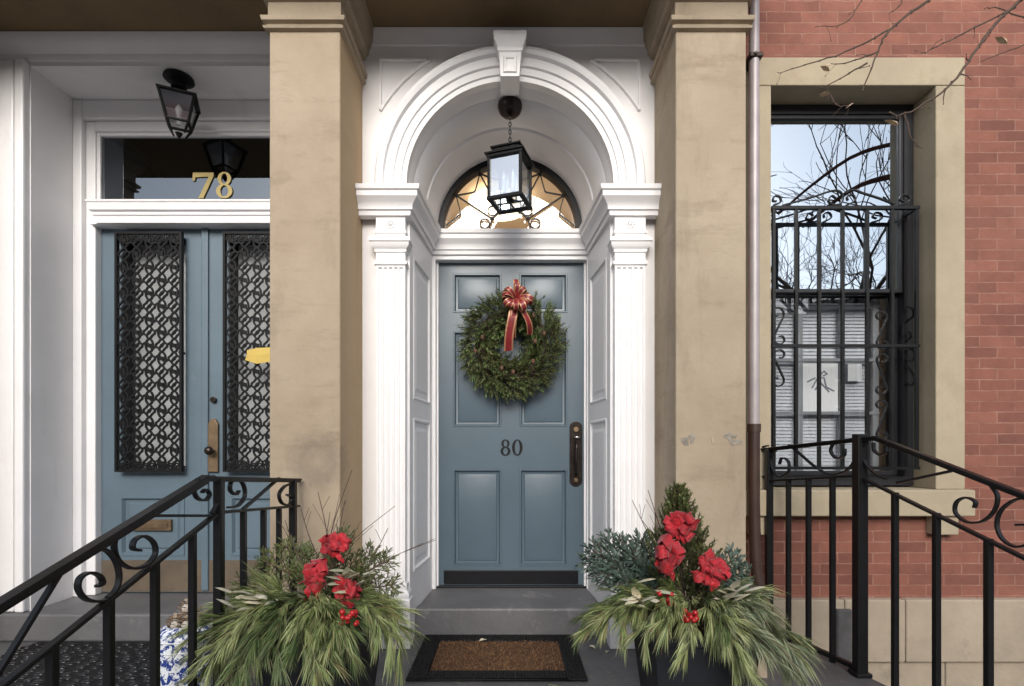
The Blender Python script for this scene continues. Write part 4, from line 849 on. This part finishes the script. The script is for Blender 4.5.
# dwarf conifer
cc = Vector((X(684, 1.96), 1.96, .36)); ctop = pt(678, 490, 1.96)
cf = empty('dwarf_conifer', cc, 'small cone shaped olive green conifer growing in the right planter', 'conifer')
m = MB(); m.tube([cc, ctop], [.012, .003], 6); m.build('trunk', 'bark', cf)
m = MB(); H = ctop.z - cc.z
for k in range(860):
    t = rng.random() ** 1.15; th = rng.uniform(0, 2 * math.pi); rad = (.20 * (1 - t) ** .95 + .010) * (1 + .28 * math.sin(5 * th + 17 * t)) * rng.uniform(.1, 1.)
    o = cc.lerp(ctop, t * .96) + Vector((math.cos(th) * rad, math.sin(th) * rad, 0)); d = Vector((math.cos(th) * .7, math.sin(th) * .7, .8 + t)) + rv(.3)
    sprig(m, o, d, rng.uniform(.035, .06), 20, .016, .0026, 50)
m.build('crown', ['conifer', 'twig'], cf, rec=False)

# ------------------------------------------------------------------ ginger jar with cones
jc = (X(187, 2.0), 2.0, 0)
jr = empty('ceramic_jar', jc, 'blue and white porcelain jar standing behind the left railing', 'jar')
m = MB(); m.lathe([(.06, .002), (.078, .006), (.082, .03), (.094, .10), (.104, .19), (.106, .25), (.103, .30), (.099, .318), (.102, .326), (.100, .338), (.092, .352), (.078, .366), (.066, .371), (.062, .369), (.06, .33)], jc, 36, False); m.build('body', 'china', jr, smooth='auto')
for zz, r in ((.327, .1015), (.29, .104), (.05, .0855)): m = MB(); m.tube([(jc[0] + r * math.cos(R(t)), jc[1] + r * math.sin(R(t)), zz) for t in range(0, 361, 12)], .003, 6); m.build('glaze_band', 'porcelain', jr, smooth=True)
for k in range(7):
    a = 2 * math.pi * k / 6; r = .04 if k < 6 else 0; p = Vector((jc[0] + r * math.cos(a), jc[1] + r * math.sin(a), 0.376 + (.0 if k < 6 else .045) + rng.uniform(-.005, .012)))
    m = MB()
    for j in range(38):
        t = j / 38; th = j * 2.4; rr_ = .032 * math.sin(math.pi * (.18 + .75 * t)); d = Vector((math.cos(th), math.sin(th), .5)).normalized(); q = p + Vector((math.cos(th) * rr_ * .6, math.sin(th) * rr_ * .6, (t - .5) * .055)); s = perp(d) * .008
        m.q(q, q + d * .012 - s, q + d * .02, q + d * .012 + s)
    m.ball(p, .018, 8, 6)
    tag(m.build('pine_cone', 'cone', loc=p, rec=False), 'pine cone lying in the mouth of the blue and white jar', 'pine cone', 'pine cones heaped in the jar')

# ------------------------------------------------------------------ mats
MX0, MX1, MY0, MY1 = X(425.5, 2.885), X(573, 2.885), 2.33, 2.885
mt = empty('doormat', ((MX0 + MX1) / 2, 2.6, 0), 'black rubber doormat with a worn brown coir middle before the single door', 'doormat')
m = MB(); m.frame(MX0, MX1, 0, 1, .09, 0, 1); m.v = [(x, MY0 + (z if z < .0901 else (MY1 - MY0) - (1 - z) if z > .9 else z) , .003 + .013 * y) for x, y, z in m.v]; bd = m.build('border', 'rubber', mt, bevel=.004)
m = MB()
for i in range(52):
    for j in range(34):
        x, y = MX0 + .01 + i * (MX1 - MX0 - .02) / 51, MY0 + .01 + j * (MY1 - MY0 - .02) / 33
        if MX0 + .085 < x < MX1 - .085 and MY0 + .085 < y < MY1 - .085: continue
        m.box(x - .0045, x + .0045, y - .0045, y + .0045, .0155, .0195)
m.build('studs', 'rubber', bd)
m = MB(); m.box(MX0 + .089, MX1 - .089, MY0 + .089, MY1 - .089, .003, .010); m.build('coir_bed', 'coir', mt)
m = MB()
for _ in range(5200):
    p = Vector((rng.uniform(MX0 + .092, MX1 - .092), rng.uniform(MY0 + .092, MY1 - .092), .010)); needle(m, p, Vector((rng.uniform(-1, 1), rng.uniform(-1, 1), rng.uniform(.1, .8))).normalized(), rng.uniform(.008, .02), .0011)
m.build('coir_pile', 'fibre', mt, rec=False)
m2 = empty('pebble_mat', (-1.9, 2.4, 0), 'black rubber mat with pebble shaped knobs before the double doors', 'doormat')
m = MB(); m.box(-2.5, -1.28, 2.12, 2.80, .002, .010); m.build('sheet', 'rubber', m2, bevel=.003)
m = MB(); y = 2.14
while y < 2.785:
    x = -2.49 + rng.uniform(0, .02)
    while x < -1.30:
        a = rng.uniform(.015, .027); m.ball((x, y + rng.uniform(-.009, .009), .009), a, 10, 6, (1.2, .62, .35)); x += a * 2 + rng.uniform(.016, .04)
    y += .036
m.build('pebble_knobs', 'wet', m2, smooth=True)
# small litter
def leaf_thing(x, y, z, rot, l, matn, label, grp):
    m = MB(); d = Vector((math.cos(rot), math.sin(rot), .12)); s = Vector((-math.sin(rot), math.cos(rot), 0)) * l * .3; p = Vector((x, y, z))
    m.grid([[p, p + Vector((0, 0, .001)), p], [p + d * l * .4 - s + Vector((0, 0, .006)), p + d * l * .4, p + d * l * .4 + s + Vector((0, 0, .008))], [p + d * l * .75 - s * .7 + Vector((0, 0, .004)), p + d * l * .75, p + d * l * .75 + s * .7], [p + d * l, p + d * l, p + d * l]])
    tag(m.build('fallen_leaf', matn, loc=p, rec=False, solid=.0008), label, 'leaf', grp)
leaf_thing(X(479, 2.8), 2.78, .018, .3, .045, 'paleleaf', 'pale dry leaf lying on the far edge of the coir doormat', 'fallen leaves on the landing')
leaf_thing(X(599, 2.6), 2.72, .002, 2.2, .04, 'paleleaf', 'whitish leaf lying on grey landing between doormat and right planter', 'fallen leaves on the landing')
leaf_thing(X(608, 2.6), 2.66, .002, .9, .03, 'paleleaf', 'smaller whitish scrap on grey landing nearest the right planter', 'fallen leaves on the landing')
leaf_thing(X(391, 2.7), 2.66, .002, 1.2, .03, 'dryleaf', 'brown dry leaf on grey landing between left planter and doormat', 'fallen leaves on the landing')

m = MB()
for _ in range(420):
    cx_, sp_ = rng.choice(((LC[0], .45), (RC[0], .5), (0., .5))); x, y = cx_ + rng.gauss(0, sp_ * .6), rng.uniform(1.9, 2.85)
    if MX0 - .01 < x < MX1 + .01 and y > MY0 - .01 or x > 1.5 or x < -1.2: continue
    needle(m, Vector((x, y, .002 + rng.random() * .002)), Vector((rng.uniform(-1, 1), rng.uniform(-1, 1), 0)).normalized(), rng.uniform(.02, .06), .0012)
m.build('fallen_needles', 'pine', rec=False)['kind'] = 'stuff'

# ------------------------------------------------------------------ lanterns
def hang(rot, c):
    cs, sn = math.cos(rot), math.sin(rot)
    return lambda x, y, z: (c[0] + x * cs - y * sn, c[1] + x * sn + y * cs, c[2] + z)
def obox(m, T, x0, x1, y0, y1, z0, z1):
    i = len(m.v); m.v += [T(x0, y0, z0), T(x1, y0, z0), T(x1, y1, z0), T(x0, y1, z0), T(x0, y0, z1), T(x1, y0, z1), T(x1, y1, z1), T(x0, y1, z1)]
    for f in ((0, 3, 2, 1), (4, 5, 6, 7), (0, 1, 5, 4), (1, 2, 6, 5), (2, 3, 7, 6), (3, 0, 4, 7)): m.f.append(tuple(i + k for k in f)); m.mi.append(m.cur)
LY = 2.90; lx = X(508.5, LY)
hl = empty('hanging_lantern', (lx, LY, 2.5), 'black square lantern with pale glass hung on a chain in the arch', 'lantern')
ztop = SPR + RI - .035
m = MB(); m.lathe([(.066, .014), (.068, 0), (.066, -.015), (.058, -.035), (.042, -.05), (.02, -.058), (.008, -.06)], (0, LY, ztop - .002), 24); m.build('canopy', 'bronze', hl, smooth='auto')
m = MB(); z = ztop - .06; k = 0
while z > 2.69:
    N = (1, 0, 0) if k % 2 else (0, 1, 0); m.tube([(.0 + (0 if k % 2 else .007 * math.cos(R(t))), LY + (.007 * math.cos(R(t)) if k % 2 else 0), z + .013 * math.sin(R(t))) for t in range(0, 361, 45)], .0024, 5); z -= .021; k += 1
m.build('chain', 'ironflat', hl)
T = hang(R(-19), (0, LY, 0)); hw = .089; zb, zt = 2.375, 2.615
m = MB()
for sx in (-1, 1):
    for sy in (-1, 1): obox(m, T, sx * hw - .008, sx * hw + .008, sy * hw - .008, sy * hw + .008, zb, zt)
for zz in (zb, zt - .012):
    for s in (-1, 1): obox(m, T, -hw - .011, hw + .011, s * hw - .011, s * hw + .011, zz - .004, zz + .014); obox(m, T, s * hw - .0105, s * hw + .0105, -hw, hw, zz - .0035, zz + .0135)
m.build('frame', 'ironflat', hl, bevel=.002)
m = MB(); rws = []
for w, z in ((hw + .02, zt), (hw + .02, zt + .008), (hw - .012, zt + .022), (hw - .014, zt + .038), (hw - .004, zt + .041), (hw - .004, zt + .049), (.03, zt + .066), (.012, zt + .07)): rws.append([T(-w, -w, z), T(w, -w, z), T(w, w, z), T(-w, w, z)])
m.grid(rws, closed=True, caps=True)
for k in range(3): obox(m, T, -.055 + k * .042, -.03 + k * .042, -hw + .007, -hw + .012, zt + .025, zt + .034)
m.build('cap', 'ironflat', hl)
m = MB(); w = hw - .004
for a in range(4):
    q = [(-w, -w), (w, -w), (w, w), (-w, w)]; (ax, ay), (bx, by) = q[a], q[(a + 1) % 4]; m.q(T(ax, ay, zb), T(bx, by, zb), T(bx, by, zt - .01), T(ax, ay, zt - .01))
m.build('glass_pane', 'glasslamp', hl, rec=False)
m = MB(); m.lathe([(.02, 2.39), (.024, 2.396), (.01, 2.41)], (0, LY, 0), 12)
for k in range(4): a = R(45 + 90 * k - 19); x, y = .038 * math.cos(a), .038 * math.sin(a); m.tube([(0, LY, 2.40), (x, LY + y, 2.405), (x, LY + y, 2.43)], .004, 6)
m.tube([T(-hw, 0, 2.382), T(hw, 0, 2.382)], .005, 6); m.tube([T(0, -hw, 2.382), T(0, hw, 2.382)], .005, 6)
m.build('candelabra', 'ironflat', hl)
m = MB()
for k in range(4): a = R(45 + 90 * k - 19); x, y = .038 * math.cos(a), .038 * math.sin(a); m.tube([(x, LY + y, 2.43), (x, LY + y, 2.50), (x, LY + y, 2.515), (x, LY + y, 2.55)], [.010, .010, .011, .003], 8)
m.build('candle_sleeves', 'porcelain', hl, smooth='auto')
# ceiling lantern over the double doors
c7 = (X(179, 2.96), 2.96); cl = empty('ceiling_lantern', (*c7, RZ), 'black tapered lantern fixed to the white ceiling over the double doors', 'lantern')
m = MB(); m.lathe([(.075, -.001), (.078, -.012), (.06, -.026), (.036, -.032), (.034, -.05), (.04, -.055), (.04, -.066), (.03, -.07)], (*c7, RZ), 24); m.build('canopy', 'ironflat', cl, smooth='auto')
T = hang(R(24), (c7[0], c7[1], 0)); zt, zb = 2.99, 2.85; a, b = .086, .053
m = MB(); rws = [[T(-w, -w, z), T(w, -w, z), T(w, w, z), T(-w, w, z)] for w, z in ((a + .008, zt - .004), (a + .01, zt + .004), (.05, zt + .02), (.03, zt + .022))]; m.grid(rws, closed=True, caps=True); m.build('cap', 'ironflat', cl)
m = MB(); q = [(-1, -1), (1, -1), (1, 1), (-1, 1)]
for k in range(4):
    p, r = q[k], q[(k + 1) % 4]
    m.tube([T(p[0] * a, p[1] * a, zt), T(p[0] * b, p[1] * b, zb), T(p[0] * b * .55, p[1] * b * .55, zb - .055)], [.008, .008, .005], 6); m.tube([T(p[0] * b, p[1] * b, zb), T(r[0] * b, r[1] * b, zb)], .008, 6); m.tube([T(p[0] * a, p[1] * a, zt), T(r[0] * a, r[1] * a, zt)], .008, 6)
m.tube([T(0, 0, zb - .05), T(0, 0, zb - .075)], [.02, .006], 8)
m.build('frame', 'ironflat', cl)
m = MB(); a2, b2 = a - .004, b - .004
for k in range(4): p, r = q[k], q[(k + 1) % 4]; m.q(T(p[0] * b2, p[1] * b2, zb), T(r[0] * b2, r[1] * b2, zb), T(r[0] * a2, r[1] * a2, zt), T(p[0] * a2, p[1] * a2, zt))
m.build('glass_pane', 'glasslamp2', cl, rec=False)
m = MB(); m.lathe([(.012, 0), (.012, .05), (.02, .07), (.02, .085), (.006, .11)], (*c7, 2.85), 12); m.build('bulb', 'porcelain', cl, smooth=True)

# ------------------------------------------------------------------ street trees
def grow(mb, p, d, l, r, depth, up=.15, minr=.004):
    n = 4; pts = [p]; q = p; dd = d
    for _ in range(n): dd = (dd + rv(.22) + Vector((0, 0, up * .3))).normalized(); q = q + dd * l / n; pts.append(q)
    mb.tube(pts, [r * (1 - .4 * i / n) for i in range(n + 1)], 6 if depth > 2 else 4, caps=False)
    if depth == 0: return
    for k in range(rng.choice((2, 3, 3))):
        i = rng.randint(2, n); nd_ = (dd + rv(.85) + Vector((0, 0, up))).normalized(); grow(mb, pts[i], nd_, l * rng.uniform(.6, .85), max(minr, r * .58), depth - 1, up, minr)
nb = empty('bare_tree', (3.9, 1.3, -.6), 'bare street tree whose thin twigs with dry leaves hang before the brick wall', 'tree')
m = MB(); m.tube(spline([(3.9, 1.3, -.6), (3.88, 1.32, 1.), (3.8, 1.4, 2.6), (3.7, 1.5, 4.2), (3.75, 1.6, 6.0)], 5), [.13 - .004 * i for i in range(21)], 12); m.build('trunk', 'bark', nb, smooth=True)
HUB = Vector((3.75, 1.5, 3.6))
BD = 2.15
traces = [[(1100, -70), (985, -40), (929, 0), (890, 30), (878, 52), (862, 91)], [(890, 30), (845, 52), (805, 65), (778, 73)], [(867, 63), (845, 76), (820, 89)], [(1180, -60), (1075, -35), (1020, 0), (985, 38), (960, 73), (939, 94), (904, 114), (889, 112)], [(1016, 7), (964, 33), (932, 49), (922, 54)], [(985, -40), (880, -15), (862, 0), (845, 23), (815, 27)], [(905, -30), (901, 3), (889, 13)], [(1075, -35), (1050, 30), (1010, 50), (980, 62)], [(830, 95), (838, 106), (853, 103)], [(1050, 30), (1005, 10), (985, 8)], [(904, 114), (912, 140), (921, 148)], [(878, 52), (850, 62), (830, 64)]]
limb = MB(); pA = pt(1180, -60, 1.95); limb.tube(spline([HUB, HUB.lerp(pA, .5) + Vector((0, 0, .12)), pA], 6), [.03 - .0016 * i for i in range(13)], 8); pB = pt(1100, -70, 2.0); limb.tube(spline([HUB + Vector((0, 0, .3)), HUB.lerp(pB, .5) + Vector((0, 0, .3)), pB], 6), [.022 - .0011 * i for i in range(13)], 8); limb.build('limb', 'bark', nb, smooth=True)
m = MB()
for k, t_ in enumerate(traces):
    pts = spline([pt(px, py, BD + (.03 * k if k not in (0, 3) else 0) - (.15 if px > 1050 else 0)) for px, py in t_], 5); r0 = .0085 if k in (0, 3) else .0042
    pts = [Vector(p_) + rv(.003) for p_ in pts]
    m.tube(pts, [r0 * (1 - .75 * i / len(pts)) for i in range(len(pts))], 5)
    for i in range(2, len(pts), 2):
        rr0 = r0 * (1 - .75 * i / len(pts)); m.ball(pts[i], rr0 * 1.15 + .0006, 6, 4, (1, 1, 1.3))
        if rng.random() < .35:
            q_ = pts[i] + Vector((rng.uniform(-.06, .06), rng.uniform(-.03, .03), rng.uniform(-.07, .03))); m.tube([pts[i], pts[i].lerp(q_, .5) + rv(.006), q_], [rr0 * .6, rr0 * .45, .0008], 4); m.ball(q_, .0026, 6, 4)
m.build('twigs', 'twig', nb)
m = MB(); lm = [(825, 66, .05), (830, 94, .06), (884, 120, .06), (995, 37, .055), (853, 103, .05), (820, 66, .045)]
for px, py, l in lm:
    p = pt(px, py, BD + .02); d = Vector((rng.uniform(-1, 1), -.3, rng.uniform(-.9, .1))).normalized(); s = perp(d) * l * .3
    m.grid([[p, p, p], [p + d * l * .4 - s, p + d * l * .4 + Vector((0, -.012, 0)), p + d * l * .4 + s], [p + d * l * .75 - s * .8, p + d * l * .72 + Vector((0, -.012, 0)), p + d * l * .75 + s * .6], [p + d * l, p + d * l, p + d * l]])
m.build('dry_leaves', 'dryleaf', nb, rec=False, smooth=True)
m = MB()
for k in range(4): grow(m, Vector((3.75, 1.6, 5.6)), Vector((math.cos(k * 1.6), math.sin(k * 1.6), 1.)).normalized(), 1.6, .05, 3)
m.build('crown', 'bark', nb)
TREES = [(7.6, -5.2, 'bare street tree nearest the barred window, mirrored in its upper pane'), (13.5, -9.5, 'second bare tree across the road mirrored in the barred window')]
for (tx, ty, lab) in TREES:
    tr_ = empty('bare_tree', (tx, ty, -.6), lab, 'tree', 'bare trees along the street')
    m = MB(); m.tube(spline([(tx, ty, -.6), (tx + .05, ty, 1.), (tx - .05, ty + .05, 2.8), (tx, ty, 4.)], 5), [.13 - .004 * i for i in range(16)], 10); m.build('trunk', 'bark', tr_, smooth=True)
    m = MB()
    for k in range(6): grow(m, Vector((tx, ty, 2.9 + .2 * k)), Vector((math.cos(k * 1.1 + tx), math.sin(k * 1.1 + tx), .8)).normalized(), 2.4, .06, 5, .16, .006)
    m.build('crown', 'bark', tr_)
for k in range(6):
    x0 = -18 + 6.2 * k; hgt = [6.9, 7.4, 6.6, 7.2, 6.4, 7.0][k]
    hs = empty('row_house', (x0 + 3, -16, -.5), ['grey', 'red brick', 'pale grey', 'dark brick', 'grey stone', 'brown brick'][k] + ' row house across the street with six windows, facing the doors', 'house', 'row houses across the street')
    m = MB(); m.box(x0, x0 + 6.1, -24, -16, -.6, hgt); m.build('wall', 'brick2' if k % 2 else 'greystone', hs)
    m = MB(); m.box(x0 - .02, x0 + 6.12, -16.3, -15.7, hgt, hgt + .35); m.build('cornice', 'greystone', hs)
    for i in range(3):
        for j in range(2):
            m = MB(); m.frame(x0 + .7 + 1.8 * i, x0 + 1.9 + 1.8 * i, .8 + 3.1 * j, 2.9 + 3.1 * j, .1, -16.03, -15.95); w_ = m.build('window', 'white', hs)
            m = MB(); m.box(x0 + .8 + 1.8 * i, x0 + 1.8 + 1.8 * i, -15.99, -15.98, .9 + 3.1 * j, 2.8 + 3.1 * j); m.build('pane', 'sash', w_)

# ------------------------------------------------------------------ camera, light
cam = bpy.data.cameras.new('camera'); co = bpy.data.objects.new('camera', cam); COL.objects.link(co)
co.location = (0, 0, EZ); co.rotation_euler = (R(90), 0, 0); cam.sensor_width = 36; cam.lens = F / 1024 * 36
cam.shift_x = (512 - VX) / 1024; cam.shift_y = (VY - 343) / 1024; cam.clip_start = .05; cam.clip_end = 1500
S.camera = co
EL, AZ = 25., 180.      # sun elevation; azimuth measured from +Y clockwise: high, behind the camera, a little from the left
wd = bpy.data.worlds.new('World'); S.world = wd; wd.use_nodes = True; nt = wd.node_tree
bg = nt.nodes['Background']; sk = nt.nodes.new('ShaderNodeTexSky'); sk.sky_type = 'NISHITA'; sk.sun_disc = False; sk.sun_elevation = R(EL); sk.sun_rotation = R(AZ); sk.air_density = 1.0; sk.dust_density = 1.6; sk.ozone_density = 1.
hs_ = nt.nodes.new('ShaderNodeHueSaturation'); hs_.inputs['Saturation'].default_value = .5
nt.links.new(sk.outputs['Color'], hs_.inputs['Color']); nt.links.new(hs_.outputs['Color'], bg.inputs['Color']); bg.inputs['Strength'].default_value = .13
sl_ = bpy.data.lights.new('sun', 'SUN'); sl_.energy = 1.5; sl_.angle = R(32); sl_.color = (1., .95, .88)
so = bpy.data.objects.new('sun', sl_); COL.objects.link(so)
dv = Vector((math.sin(R(AZ)) * math.cos(R(EL)), math.cos(R(AZ)) * math.cos(R(EL)), math.sin(R(EL)))); so.rotation_euler = dv.to_track_quat('Z', 'Y').to_euler(); so.location = dv * 20
S.view_settings.view_transform = 'Standard'; S.view_settings.look = 'None'; S.view_settings.gamma = 1; S.view_settings.exposure = 1.02
S.render.engine = 'CYCLES'; S.cycles.max_bounces = 10; S.cycles.transparent_max_bounces = 16
